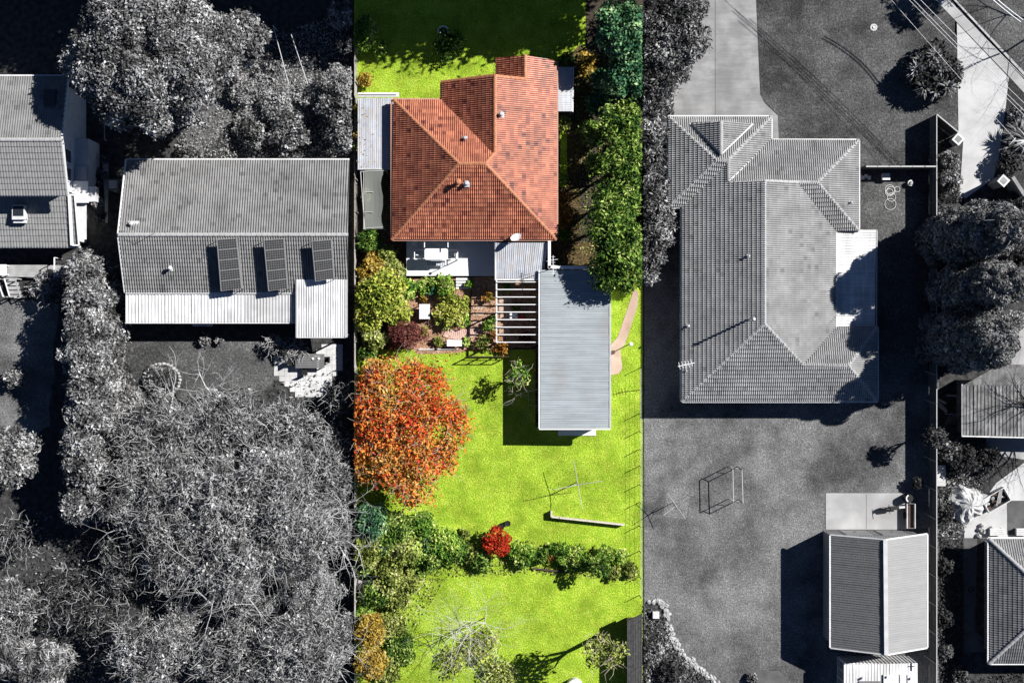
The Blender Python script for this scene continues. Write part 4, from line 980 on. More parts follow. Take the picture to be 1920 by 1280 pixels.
# glazed strip along the end of the low roof, framed in white
fr = [W(131, 366, 3.86), W(141, 366, 3.82), W(149, 460, 2.95), W(136, 460, 2.95)]
for i in range(4): MB().bar(fr[i] + Vector((0, 0, .12)), fr[(i + 1) % 4] + Vector((0, 0, .12)), .09 if i != 3 else .22, .08).build('barge_capping', 'white_paint', roofA)
for i in range(3): p = W(120 + i * 0, 0, 0)
c = W(37, 398, 3.75); ck = MB().box(c.x - .45, c.x + .45, c.y - .55, c.y + .5, 3.2, 4.05).build('roof_window', 'wall_grey', HA)
MB().box(c.x - .38, c.x + .38, c.y - .3, c.y + .42, 4.051, 4.07).build('pane', 'glass_dark', ck); MB().bar((c.x - .45, c.y - .62, 3.65), (c.x + .45, c.y - .62, 3.65), .3, .25).build('sill', 'off_white', ck)
c = W(93, 188, 6.2); MB().box(c.x - .4, c.x + .4, c.y - .75, c.y + .75, 5.7, 6.25).build('roof_window', 'solar_cell', HA)
# small boxes between the left houses
for (x, y, sx, sy, h, m, nm, lab, cat) in ((212, 346, .42, .42, .9, 'off_white', 'water_heater', 'square white-topped box between the two left houses', 'box'), (217, 357, .2, .14, .5, 'off_white', 'bucket_box', 'small pale box below the square one between the left houses', 'box')):
    t = thing(nm, lab, cat, W(x, y)); c = W(x, y, h); MB().box(c.x - sx, c.x + sx, c.y - sy, c.y + sy, .02, h).build('body', 'metal_shed_dark', t); MB().box(c.x - sx * .7, c.x + sx * .7, c.y - sy * .7, c.y + sy * .7, h, h + .05).build('lid', m, t)
# deck at the far left
DL = thing('deck', 'grey timber deck below the two-storey house', 'deck', W(45, 507))
a = W(-60, 519, .6); b = W(88, 496, .6); n = 7
MB().box(a.x, b.x, a.y, b.y, .1, .54).build('deck_base', 'timber_dark', DL)
bmx = MB(); bmx.box(0, b.x - a.x, 0, (b.y - a.y) / n - .012, 0, .03); bme = bmx.mesh('deck_board', 'timber_grey')
for k in range(n): inst('deck_board', bme, DL, Matrix.Translation((a.x, a.y + k * (b.y - a.y) / n, .545)))
a = W(90, 518, .6); b = W(118, 497, .6); MB().box(a.x, b.x, a.y, b.y, .1, .575).build('landing', 'timber_grey', DL)
c = W(102, 518, 2.2); d = W(102, 483, 2.2)
MB().bar(c, d, .08, .08).build('rail', 'white_paint', DL); MB().tube((c.x, c.y, .57), c, .04).build('post', 'white_paint', DL); MB().tube((d.x, d.y, .57), d, .04).build('post', 'white_paint', DL)
sc = MB().tube((W(100, 512).x, W(100, 512).y, .58), (W(100, 512).x, W(100, 512).y, 1.0), .28, .24, 14).build('pot', 'black_plastic', None, 'dark round pot on the landing by the white rail', 'pot')
CH2 = thing('garden_table', 'small white table cut off by the left edge on the grey deck', 'table', W(2, 506))
c = W(2, 506, 1.2); MB().box(c.x - .4, c.x + .4, c.y - .4, c.y + .4, 1.17, 1.22).build('tabletop', 'white_paint', CH2)
for sx in (-.33, .33):
    for sy in (-.33, .33): MB().box(c.x + sx - .03, c.x + sx + .03, c.y + sy - .03, c.y + sy + .03, .575, 1.17).build('leg', 'white_paint', CH2)
# timber climbing frame / stairs
ST = thing('deck_stairs', 'timber stairs with handrails running down from the left deck', 'stairs', W(25, 548))
for k in range(5): y = 524 + k * 8; zz = .55 - k * .09; c = W(10 + k * 1.5, y, zz); d = W(32 + k * 2.5, y, zz); MB().box(c.x, d.x, c.y - .12, c.y + .12, zz - .05, zz).build('step', 'timber_grey', ST)
for x0, x1 in ((8, 18), (28, 38), (-6, 6)):
    MB().bar(W(x0, 522, 1.5), W(x1, 556, 1.1), .07, .09).build('handrail', 'white_paint' if x0 < 20 else 'timber_grey', ST)
    for xx, y, z in ((x0, 522, 1.5), (x1, 556, 1.1)): c = W(xx, y, z); MB().bar((c.x, c.y, 0), (c.x, c.y, z), .08, .08).build('post', 'timber_grey', ST)
for a, b in (((45, 538), (75, 534)), ((47, 545), (76, 545)), ((76, 532), (76, 547))): MB().bar(W(*a, .4), W(*b, .4), .06, .08).build('rail', 'timber_grey', ST)

# ================================================================== fences
FR = thing('fence', 'long grey metal fence with diagonal stays between the right yards', 'fence', W(1742, 760))
ys = [222 + k * 53.2 for k in range(21)]
for k in range(20):
    a = W(1741.8, ys[k]); b = W(1741.8, ys[k + 1]); x = a.x
    MB().box(x, x + .04, b.y, a.y - .02, .05, 1.74).build('fence_panel', 'fence_grey', FR)
    for z in (.45, 1.1): MB().box(x - .05, x, b.y, a.y - .02, z, z + .07).build('rail', 'fence_rail', FR)
    MB().box(x - .01, x + .05, b.y, a.y - .02, 1.742, 1.79).build('cap', 'fence_cap', FR)
    MB().box(x - .06, x - .001, a.y - .06, a.y, 0, 1.72).build('post', 'fence_rail', FR)
    if k % 1 == 0 and k > 8: MB().tube((x - .35, a.y + .2, .02), (x - .02, a.y - .02, 1.75), .025).build('stay', 'fence_cap', FR)
FX = thing('fence', 'short cross fence from the grey tiled roof to the long fence', 'fence', W(1680, 318))
a = W(1612, 318); b = W(1741, 318)
n = 6
for k in range(n):
    x0 = a.x + (b.x - a.x) * k / n; x1 = a.x + (b.x - a.x) * (k + 1) / n
    MB().box(x0, x1 - .02, a.y - .03, a.y + .03, .05, 1.74).build('fence_panel', 'fence_grey', FX)
    MB().box(x0, x1 - .02, a.y - .05, a.y + .05, 1.742, 1.79).build('cap', 'fence_cap', FX)
    MB().box(x0 - .05, x0 + .03, a.y + .032, a.y + .1, 0, 1.8).build('post', 'timber_dark', FX)
FD = thing('fence', 'dark diagonal fence running to the diamond-topped pillar', 'fence', W(1770, 240))
a = W(1742, 222); b = W(1783, 256)
for k in range(3):
    p = a.lerp(b, k / 3); q = a.lerp(b, (k + 1) / 3 - .01)
    MB().bar(p + Vector((0, 0, .9)), q + Vector((0, 0, .9)), .05, 1.7).build('fence_panel', 'fence_grey', FD)
MB().bar(a + Vector((0, 0, 1.79)), b + Vector((0, 0, 1.79)), .08, .05).build('cap', 'fence_cap', FD)
def pillar(x, y, h, lab, hh=.34):
    c = W(x, y, h); t = thing('gate_pillar', lab, 'pillar', (c.x, c.y, 0)); Rz = Matrix.Rotation(R(48), 3, 'Z')
    def sq(r, z0, z1, m, nm, par=None):
        P4 = [Vector((c.x, c.y, 0)) + Rz @ Vector((sx * r, sy * r, 0)) for sx, sy in ((-1, -1), (1, -1), (1, 1), (-1, 1))]
        return MB().prism([(p.x, p.y) for p in P4], z0, z1).build(nm, m, par or t)
    sq(hh * .85, 0, h - .1, 'wall_brick', 'shaft'); cp = sq(hh, h - .1, h, 'off_white', 'cap'); sq(hh * .62, h, h + .015, 'concrete_grey', 'cap_top', cp)
pillar(1797, 261, 1.9, 'diamond-topped pillar at the end of the dark diagonal fence')
pillar(1882, 339, 2.3, 'pale diamond-topped pillar on the right of the white drive')
WG = thing('garden_wall', 'dark masonry wall behind the right drive pillar', 'wall', W(1890, 352))
a = W(1868, 336); b = W(1835, 352); MB().bar(W(1880, 338) + Vector((0, 0, 1.0)), W(1902, 372) + Vector((0, 0, 1.0)), .2, 2.0).build('wall_body', 'wall_brick', WG); MB().bar(W(1880, 338) + Vector((0, 0, 2.03)), W(1902, 372) + Vector((0, 0, 2.03)), .26, .06).build('coping', 'concrete_grey', WG)
# left boundary fence of the middle yard
FL = thing('fence', 'weathered paling fence along the left edge of the middle yard', 'fence', W(668, 600))
ys = list(range(100, 1300, 60))
pal = MB(); pal.box(0, .02, -.045, .045, 0, 1.6); pme = pal.mesh('paling', 'timber_weathered')
for k in range(len(ys) - 1):
    a = W(669, ys[k]); b = W(669, ys[k + 1]); x = a.x
    for z in (.35, 1.25): MB().box(x + .022, x + .06, b.y, a.y - .01, z, z + .08).build('rail', 'timber_weathered', FL)
    MB().box(x + .06, x + .15, a.y - .05, a.y + .05, 0, 1.55).build('post', 'timber_weathered', FL)
n = 0; y = W(0, 100).y
while y > W(0, 700).y and n < 260: inst('paling', pme, FL, Matrix.Translation((W(669, 0).x, y, .02 + random.uniform(-.02, .02)))); y -= .1; n += 1
st = MB(); 
while y > W(0, 1290).y: st.box(W(669, 0).x, W(669, 0).x + .02, y - .045, y + .045, .02, 1.62 + random.uniform(-.02, .02)); y -= .1
st.build('palings', 'timber_weathered', FL, kind='stuff')
# post and wire fence on the right edge of the middle yard
FW = thing('wire_fence', 'thin post and wire fence on the right edge of the green lawn', 'fence', W(1199, 850))
yy = [690, 775, 808, 842, 873, 908, 941, 985, 1032, 1080, 1115]; x = W(1199, 0).x; pp = []
for y in yy:
    p = W(1199, y); MB().tube((x, p.y, 0), (x, p.y, 1.15), .03, .028, 6).build('post', 'timber_dark', FW); pp.append(p.y)
for z in (.4, .8, 1.1): MB().bar((x + .035, pp[0], z), (x + .035, pp[-1], z), .008, .008).build('strand', 'wire', FW)
# ================================================================== things in the gardens
def seat_bench(name, lab, x0, x1, y0, y1, h, m, cat='bench', nsl=4, horiz=True, group=None):
    p = W(x0, y1, h); q = W(x1, y0, h); t = thing(name, lab, cat, ((p.x + q.x) / 2, (p.y + q.y) / 2, .01), group)
    for k in range(nsl):
        if horiz: d = (q.y - p.y) / nsl; MB().box(p.x, q.x, p.y + d * k + .008, p.y + d * (k + 1) - .008, h - .05, h).build('slat', m, t)
        else: d = (q.x - p.x) / nsl; MB().box(p.x + d * k + .008, p.x + d * (k + 1) - .008, p.y, q.y, h - .05, h).build('slat', m, t)
    for x in (p.x + .06, q.x - .06):
        for y in (p.y + .06, q.y - .06): MB().box(x - .035, x + .035, y - .035, y + .035, .01, h - .05).build('leg', m, t)
    return t
seat_bench('garden_bench', 'white bench on the curved brick path by the lawn', 838, 866, 637, 649, .6, 'white_paint', nsl=3)
seat_bench('garden_table', 'white upright table left of the round garden bed', 786, 806, 570, 598, .75, 'deck_white', 'table', 5, False)
pt = MB().tube(W(803, 592, .02), W(803, 592, .5), .26, .3, 14).build('pot', 'black_plastic', None, 'dark round pot beside the white garden table', 'pot')
pt = MB().tube(W(800, 556, .02), W(800, 556, .3), .2, .24, 12).build('pot', 'brick_pink', None, 'pink round pot above the white garden table', 'pot')
# curved brick path: each brick
CPt = MB().prism([W(*p) for p in curvy([(833, 622), (880, 616), (884, 634), (840, 640)], 2, .5, 1)], .0, .03).build('path', 'brick_pink', kind='structure')
bb = MB(); bb.box(-.1, .1, -.36, .36, 0, .06); bme = bb.mesh('brick', 'brick_pink')
c = W(862, 560)
for k in range(15):
    t = R(-112 + k * 3.4); p = c + Vector((math.cos(t), math.sin(t), 0)) * 2.7
    inst('brick', bme, CPt, Matrix.Translation((p.x, p.y, .03)) @ Matrix.Rotation(t + math.pi / 2, 4, 'Z') @ Matrix.Rotation(random.uniform(-.04, .04), 4, 'Z'))
EG = thing('garden_edging', 'white timber edging between the garden bed and the green lawn', 'edging', W(835, 656))
MB().bar(W(785, 655, .08), W(858, 654, .08), .08, .12).build('sleeper', 'off_white', EG)
ED = thing('garden_edging', 'dark upright edging board right of the round garden bed', 'edging', W(883, 600))
MB().bar(W(884, 545, .15), W(880, 635, .15), .07, .28).build('sleeper', 'timber_dark', ED)
TF = thing('trellis', 'dark timber trellis posts and rail at the top of the lawn', 'trellis', W(905, 660))
for x in (880, 905, 930, 953): c = W(x, 668, 0); MB().bar(c, c + Vector((0, 0, 1.3)), .07, .07).build('post', 'timber_dark', TF)
MB().bar(W(880, 668) + Vector((0, 0, 1.25)), W(953, 668) + Vector((0, 0, 1.25)), .05, .07).build('rail', 'timber_dark', TF); MB().bar(W(880, 668) + Vector((0, 0, .6)), W(953, 668) + Vector((0, 0, .6)), .04, .06).build('rail', 'timber_dark', TF)
# stepping boards between bed and pergola
for k, y in enumerate((577, 589, 606, 620)):
    MB().box(W(886, 0).x, W(908 - k, 0).x, W(0, y + 3).y, W(0, y - 4).y, .012, .05).build('stepping_stone', 'brick_pink' if k > 1 else 'concrete_pink', None,
        ['pale stepping slab nearest the deck, right of the garden bed', 'pale stepping slab second from the deck', 'pinkish stepping slab third from the deck', 'pinkish stepping slab fourth from the deck, nearest the trellis'][k], 'stepping stone', 'stepping slabs between garden bed and pergola')
# pavers and clutter under the pergola
for (x0, x1, y0, y1, lab) in ((936, 960, 560, 568, 'pinkish slab lying below the third pergola rafter'), (936, 958, 572, 583, 'pinkish slab lying below the fourth pergola rafter'), (938, 955, 588, 597, 'grey-pink slab lying below the fifth pergola rafter'), (936, 956, 614, 625, 'pinkish slab lying below the seventh pergola rafter')):
    MB().box(W(x0, 0).x, W(x1, 0).x, W(0, y1).y, W(0, y0).y, .012, .06).build('paving_slab', 'concrete_pink', None, lab, 'slab', 'slabs under the pergola')
c = W(963, 592, .7); t = thing('garden_table', 'small white table under the pergola', 'table', (c.x, c.y, .01)); MB().box(c.x - .28, c.x + .28, c.y - .2, c.y + .2, .66, .7).build('tabletop', 'white_paint', t)
for sx in (-.24, .24):
    for sy in (-.16, .16): MB().box(c.x + sx - .02, c.x + sx + .02, c.y + sy - .02, c.y + sy + .02, .01, .66).build('leg', 'white_paint', t)
c = W(977, 595, .5); MB().tube((c.x, c.y, .01), c, .14, .17, 10).build('bucket', 'red_plastic', None, 'red bucket under the pergola beside the small white table', 'bucket')
# bird bath ring in the dark top lawn
BB = thing('fire_ring', 'white ring with a pale centre in the dark shade of the top lawn', 'bird bath', W(831, 59))
c = W(831, 59, .5); MB().ring(c, .36, .07, 24).build('rim', 'white_paint', BB); MB().tube((c.x, c.y, .42), (c.x, c.y, .46), .33, n=20).build('bowl', 'black_plastic', BB); MB().dome((c.x, c.y, .46), .13, .13, .14, 10, 3).build('centre', 'white_paint', BB); MB().tube((c.x, c.y, .01), (c.x, c.y, .42), .14, .1, 10).build('pedestal', 'stone', BB)
# timber sleepers on the lawn with black netting side
SL = thing('garden_sleeper', 'pale L-shaped timber edging lying on the green lawn', 'timber', W(1100, 975))
MB().bar(W(1034, 968, .3), W(1171, 983, .3), .10, .55).build('long_board', 'timber_pale', SL); MB().bar(W(1034, 957, .3), W(1034, 968, .3), .14, .5).build('short_board', 'timber_pale', SL)
# rotary clothes lines
def hoist(px, py, h, arm, lab, m, mw, rot, rings=5, lw=.008):
    c = W(px, py, h); b = Vector((c.x, c.y, 0)); t = thing('clothes_hoist', lab, 'clothes line', b)
    MB().tube(b, c, .035, n=8).build('mast', m, t); es = []
    for k in range(4):
        a = R(rot + 90 * k); e = c + Vector((math.cos(a) * arm, math.sin(a) * arm, .12)); MB().tube(c + Vector((0, 0, -.1)), e, .022, .018, 6).build('arm', m, t); es.append(e)
        MB().tube(c - Vector((0, 0, .6)), c.lerp(e, .45), .012, n=5).build('strut', m, t)
    ln = MB()
    for r_ in range(rings):
        f = 1 - r_ * .13
        for k in range(4): ln.bar(c.lerp(es[k], f), c.lerp(es[(k + 1) % 4], f), lw, lw)
    o = ln.build('lines', mw, t); o['kind'] = 'stuff'
hoist(1084, 909, 2.1, 1.85, 'dark rotary clothes line standing on the green lawn', 'steel_dull', 'wire_dark', 10, 2, .004)
hoist(1268, 948, 2.0, 1.15, 'rotary clothes line with close-set lines on the grey lawn', 'steel_dull', 'wire', 35, 6)
LP = thing('garden_lamp', 'white-topped post beside the pink garden path', 'lamp post', W(1182, 647))
c = W(1183, 645, 1.3); MB().tube((c.x, c.y, 0), c, .04).build('pole', 'steel_dull', LP); MB().dome(c, .16, .16, .14, full=True).build('globe', 'white_paint', LP)
# two black pots by the red maple
for x, y, lab in ((952, 981, 'black round pot at the top right of the small red maple'), (940, 987, 'black round pot touching the small red maple')):
    c = W(x, y, .5); t = thing('pot', lab, 'pot', (c.x, c.y, .01), 'black pots by the red maple'); MB().tube((c.x, c.y, .01), (c.x, c.y, .5), .16, .2, 12).build('body', 'black_plastic', t); MB().ring((c.x, c.y, .5), .2, .025, 12).build('rim', 'black_plastic', t)
# timber retaining boards under the hedge
RB = thing('retaining_board', 'dark timber board along the lower side of the garden hedge', 'timber', W(1030, 1068)); MB().bar(W(998, 1065, .12), W(1065, 1072, .12), .1, .24).build('sleeper', 'timber_dark', RB)
MB().tube(W(1110, 1064, .01), W(1110, 1064, .35), .14, .18, 10).build('pot', 'brick_pink', None, 'terracotta pot in front of the right hedge clump', 'pot')
# weathered fence panel lying at the left
PN = thing('timber_gate', 'weathered grey board panel beside the left fence under the shrubs', 'gate', W(682, 1105))
for k in range(4): MB().bar(W(674 + k * 5.4, 1087, .6), W(677 + k * 4.6, 1121, .6), .19, .04).build('board', 'timber_weathered', PN)
for y in (1092, 1116): MB().bar(W(673, y, .55), W(695, y, .55), .08, .05).build('rail', 'timber_weathered', PN)
for x, y in ((675, 1090), (694, 1090), (678, 1119), (693, 1119)): c = W(x, y, .5); MB().box(c.x - .03, c.x + .03, c.y - .03, c.y + .03, 0, .52).build('leg', 'timber_weathered', PN)
# white tank at bottom edge and made-up dark shed for the black shadow bottom right
TK = thing('water_tank', 'white-topped tank cut off by the bottom edge of the green lawn', 'tank', W(1078, 1290)); c = W(1078, 1290, .9)
MB().tube((c.x, c.y, 0), (c.x, c.y, .8), .62, n=24).build('body', 'off_white', TK); MB().dome((c.x, c.y, .8), .64, .64, .16, 24, 3).build('lid', 'white_paint', TK)
SHADOW_SHED = thing('shed', 'made-up low black-roofed block standing in for a shadow at the bottom right corner of the green yard', 'shed', W(1186, 1225))
sheet_roof(SHADOW_SHED, [(1176, 1300, 1.9), (1176, 1163, 1.9), (1204, 1150, 1.9), (1204, 1300, 1.9)], 3, 'net', ribs=3, amp=.02, under='black_plastic')  # made-up black roof standing in for the shadow, not a net
a = W(1178, 1298, 1.8); b = W(1203, 1166, 1.8); MB().box(a.x, b.x, a.y, b.y, 0, 1.8).build('wall', 'timber_dark', SHADOW_SHED)
# ---- left yard patio: pavers one by one
PV = MB().prism([W(*p) for p in curvy([(514, 668), (592, 668), (612, 645), (638, 645), (640, 690), (620, 708), (612, 740), (560, 742), (520, 712)], 2, .1, 2)], 0, .02).build('patio', 'concrete_dark', kind='structure')
pb = MB(); pb.box(0, .385, 0, .385, 0, .035); pme = pb.mesh('paver', 'paver')
from mathutils import geometry
poly = [Vector(p) for p in ((514, 666), (590, 666), (610, 644), (640, 644), (641, 692), (624, 708), (612, 742), (560, 742), (520, 712))]
def inpoly(x, y):
    c = False; n = len(poly)
    for i in range(n):
        a, b = poly[i], poly[(i + 1) % n]
        if (a[1] > y) != (b[1] > y) and x < (b[0] - a[0]) * (y - a[1]) / (b[1] - a[1]) + a[0]: c = not c
    return c
for i in range(14):
    for j in range(11):
        x, y = 514 + i * 9.9, 744 - j * 9.9
        if inpoly(x + 5, y - 5): p = W(x, y); inst('paver', pme, PV, Matrix.Translation((p.x, p.y, .02 + random.uniform(-.003, .006))) @ Matrix.Rotation(random.uniform(-.02, .02), 4, 'Z'))
OT = thing('outdoor_table', 'dark rectangular table on the pale paved patio', 'table', W(583, 677)); p = W(554, 690, .75); q = W(608, 663, .75)
for k in range(6): d = (q.y - p.y) / 6; MB().box(p.x, q.x, p.y + d * k + .01, p.y + d * (k + 1) - .01, .71, .75).build('slat', 'metal_shed_dark', OT)
for x in (p.x + .1, q.x - .1):
    for y in (p.y + .1, q.y - .1): MB().box(x - .04, x + .04, y - .04, y + .04, .05, .71).build('leg', 'metal_shed_dark', OT)
for x, y, lab in ((587, 672, 'round white cup on the left part of the dark patio table'), (598, 672, 'round white cup near the right end of the dark patio table')): c = W(x, y, .75); MB().tube((c.x, c.y, .752), (c.x, c.y, .84), .07, .09, 10).build('cup', 'white_paint', None, lab, 'cup', 'cups on the patio table')
for x, y, a, lab in ((546, 680, 0, 'black chair at the left end of the patio table'), (613, 674, 180, 'black chair at the right end of the patio table'), (571, 697, 90, 'black chair below the patio table')):
    c = W(x, y, .45); t = thing('chair', lab, 'chair', (c.x, c.y, .055), 'black chairs round the patio table'); Mz = Matrix.Rotation(R(a), 3, 'Z'); cc = Vector((c.x, c.y, 0))
    def bx(x0, x1, y0, y1, z0, z1, nm):
        mb = MB(); mb.box(x0, x1, y0, y1, z0, z1); mb.v = [tuple(cc + Mz @ Vector(v)) for v in mb.v]; mb.build(nm, 'black_plastic', t)
    bx(-.22, .22, -.22, .22, .42, .46, 'seat'); bx(-.24, -.2, -.22, .22, .46, .9, 'backrest')
    for sx in (-.19, .19):
        for sy in (-.19, .19): bx(sx - .02, sx + .02, sy - .02, sy + .02, .055, .42, 'leg')
# round stone ring in the left garden
SR = thing('stone_edging', 'ring of pale edging stones round the bed below the long grey house', 'stone edging', W(303, 712))
for i in range(30):
    t = 2 * math.pi * i / 30; px, py = 303 + math.cos(t) * 34, 712 + math.sin(t) * 30
    c = W(px, py); MB().dome((c.x, c.y, .0), .17 * random.uniform(.8, 1.2), .13, .16, 7, 2, jit=.2, seed=i).build('stone', 'stone_grey', SR)
# two washing wires with poles in the top left garden
WL = thing('washing_line', 'pair of thin white wires over the dark top left garden', 'washing line', W(540, 100))
for a, b in (((512, 48), (542, 160)), ((546, 65), (577, 158))): MB().tube(W(*a, 2.0), W(*b, 2.0), .025).build('wire', 'wire', WL)
for x, y in ((512, 48), (542, 160), (546, 65), (577, 158)): c = W(x, y, 2.0); MB().tube((c.x, c.y, 0), c, .03).build('post', 'steel_dull', WL)

# ---- right yard
SF = thing('play_swing', 'empty swing frame of thin pipes on the grey lawn', 'swing frame', W(1375, 915))
hh = 2.15
T1, T2, B1, B2 = W(1374, 879, hh), W(1391, 881, hh), W(1375, 941, hh), W(1393, 943, hh)
for a, b in ((T1, B1), (T2, B2)): MB().tube(a, b, .035).build('top_bar', 'steel_dull', SF)
for a, b, s in ((T1, T2, 1), (B1, B2, -1)):
    m_ = (a + b) / 2 + Vector((0, .25, .12)); MB().tube(a, m_, .03).build('end_bar', 'black_plastic', SF); MB().tube(m_, b, .03).build('end_bar', 'black_plastic', SF)
    for p in (a, b): MB().tube(p, (p.x, p.y, 0), .035).build('leg', 'steel_dull', SF)
    MB().tube((a.x, a.y, .9), (b.x, b.y, .9), .025).build('cross_bar', 'steel_dull', SF)
HS = thing('garden_hose', 'pale garden hose lying in loose coils on the small grey lawn', 'hose', W(1670, 370)); mb = MB()
for x, y, r in ((1668, 356, 9), (1670, 358, 8), (1667, 361, 7), (1682, 355, 5), (1669, 383, 10.5), (1671, 370, 8)): c = W(x, y); mb.ring((c.x, c.y, .04), r * S, .022, 20)
mb.build('coils', 'off_white', HS)
WB = thing('storage_box', 'pale square box below the cross fence', 'box', W(1662, 331)); c = W(1662, 331, .5); MB().box(c.x - .25, c.x + .25, c.y - .22, c.y + .22, .01, .45).build('body', 'off_white', WB); MB().box(c.x - .28, c.x + .28, c.y - .25, c.y + .25, .45, .5).build('lid', 'white_paint', WB)
WP = thing('potted_plant', 'white pot with a pale top at the corner of the small grey lawn', 'pot', W(1708, 343)); c = W(1708, 343, .4); MB().tube((c.x, c.y, .01), (c.x, c.y, .4), .18, .22, 12).build('pot', 'white_paint', WP); MB().dome((c.x, c.y, .4), .17, .17, .12, 8, 2, jit=.2).build('foliage', 'twig_grey', WP)
LS = thing('toy_row', 'row of small white trays against the cross fence', 'trays', W(1625, 330))
for k in range(4): c = W(1613 + k * 6, 330 + (k % 2) * 3, .3); MB().box(c.x - .09, c.x + .09, c.y - .13, c.y + .13, .01, .3).build('tray', 'white_paint', LS)
SD = thing('sprinkler', 'pale round sprinkler plate on the dark top right lawn', 'sprinkler', W(1638, 52)); c = W(1638, 52); MB().tube((c.x, c.y, .01), (c.x, c.y, .06), .28, n=18).build('plate', 'stone_grey', SD); MB().tube((c.x, c.y, .06), (c.x, c.y, .14), .08, n=10).build('head', 'white_paint', SD); MB().ring((c.x, c.y, .06), .2, .02, 16).build('ring', 'white_paint', SD)
# motorcycle seen from above
MC = thing('motorcycle', 'black motorcycle parked on the pale slab above the gabled shed', 'motorcycle', W(1670, 950)); zf = .05
f = W(1651, 952); r_ = W(1688, 948); d = (r_ - f).normalized(); s = Vector((-d.y, d.x, 0)); up = Vector((0, 0, 1)); L = 1.5
def mp(x, y, z): return f + d * x + s * y + up * (z + zf)
for x in (.12, L - .12):
    M3 = Matrix((d, up, s)).transposed(); wh = MB().ring(mp(x, 0, .3), .25, .055, 18, M3).build('wheel', 'rubber', MC); MB().tube(mp(x, -.04, .3), mp(x, .04, .3), .19, n=14).build('rim', 'steel_dull', wh)
MB().bar(mp(.5, 0, .8), mp(1.15, 0, .78), .24, .12).build('seat', 'black_plastic', MC); MB().dome(mp(.52, 0, .68), .24, .15, .2, 10, 3, full=True).build('tank', 'black_plastic', MC, smooth=True)
MB().bar(mp(.45, 0, .42), mp(1.0, 0, .42), .22, .3).build('engine', 'metal_shed_dark', MC); MB().tube(mp(.12, 0, .3), mp(.35, 0, .92), .035).build('fork', 'steel', MC)
MB().tube(mp(.38, -.36, .98), mp(.33, 0, .95), .02).tube(mp(.33, 0, .95), mp(.38, .36, .98), .02).build('handlebar', 'black_plastic', MC)
MB().bar(mp(-.02, 0, .6), mp(.3, 0, .62), .14, .03).build('mudguard', 'black_plastic', MC); MB().bar(mp(1.1, 0, .65), mp(1.62, 0, .7), .16, .03).build('mudguard', 'off_white', MC)
MB().tube(mp(.8, -.14, .3), mp(1.35, -.16, .38), .04).build('exhaust', 'steel', MC)
TR = thing('trailer', 'small dark box trailer with white side rails beside the slab', 'trailer', W(1708, 968))
a = W(1701, 990, .6); b = W(1716, 944, .6)
MB().box(a.x, b.x, a.y, b.y, .3, .36).build('floor', 'timber_dark', TR)
for x in (a.x, b.x): MB().box(x - .03, x + .03, a.y, b.y, .36, .62).build('side', 'off_white', TR)
for y in (a.y, b.y): MB().box(a.x + .031, b.x - .031, y - .02, y + .02, .36, .6).build('end_panel', 'metal_shed_dark', TR)
for x in (a.x - .1, b.x + .1): MB().tube((x - .05, (a.y + b.y) / 2, .25), (x + .05, (a.y + b.y) / 2, .25), .25, n=14).build('wheel', 'rubber', TR)
MB().tube((a.x + .3, b.y, .33), (a.x + .3, b.y + .5, .33), .03).build('drawbar', 'steel', TR)
TT = thing('compost_bin', 'round black bin with a curved white edge at the slab corner', 'bin', W(1705, 934)); c = W(1705, 934, .8); MB().tube((c.x, c.y, .01), (c.x, c.y, .78), .34, .3, 18).build('body', 'black_plastic', TT)
mb = MB()
for k in range(9): t = R(110 + k * 15); q = R(110 + (k + 1) * 15); mb.bar(Vector((c.x + math.cos(t) * .22, c.y + math.sin(t) * .25, .82)), Vector((c.x + math.cos(q) * .22, c.y + math.sin(q) * .25, .82)), .09, .05)
mb.build('handle', 'white_paint', TT)
MB().tube((c.x, c.y, .78), (c.x, c.y, .8), .3, n=18).build('lid', 'black_plastic', TT)
# white board by the fence
BD = thing('raised_bed', 'pale flat board leaning by the long fence among dark shrubs', 'board', W(1762, 896)); p = W(1753, 911, .5); q = W(1773, 872, .5)
for k in range(5): d_ = (q.y - p.y) / 5; MB().box(p.x, q.x, p.y + d_ * k + .005, p.y + d_ * (k + 1) - .005, .46, .5).build('board', 'metal_pale', BD)
for x in (p.x + .05, q.x - .05): MB().box(x - .03, x + .03, p.y + .03, q.y - .03, .01, .46).build('leg', 'timber_grey', BD)
# tarp heap
TP = thing('tarpaulin', 'crumpled pale tarpaulin over a heap beside the white patio', 'tarpaulin', W(1815, 945)); c = W(1818, 945, .6)
n = 40; vs = []; mb = MB(); rn = random.Random(4)
for j in range(9):
    rr = 1.45 * j / 8
    for i in range(n):
        t = 2 * math.pi * i / n; k = 1 + .16 * math.sin(3 * t + 1) + .08 * math.sin(7 * t)
        zz = .95 * math.cos(min(1, rr / 1.5) * 1.5) ** .8 + .13 * math.sin(5 * t + rr * 4) * rr / 1.4 + .10 * math.sin(11 * t - rr * 6) * (rr / 1.4) + rn.uniform(-.03, .03)
        mb.v.append((c.x + rr * k * math.cos(t), c.y + rr * k * .95 * math.sin(t), max(.03, zz)))
for j in range(8):
    for i in range(n): i2 = (i + 1) % n; mb.f.append((j * n + i, (j + 1) * n + i, (j + 1) * n + i2, j * n + i2))
mb.build('cloth', 'tarp', TP)
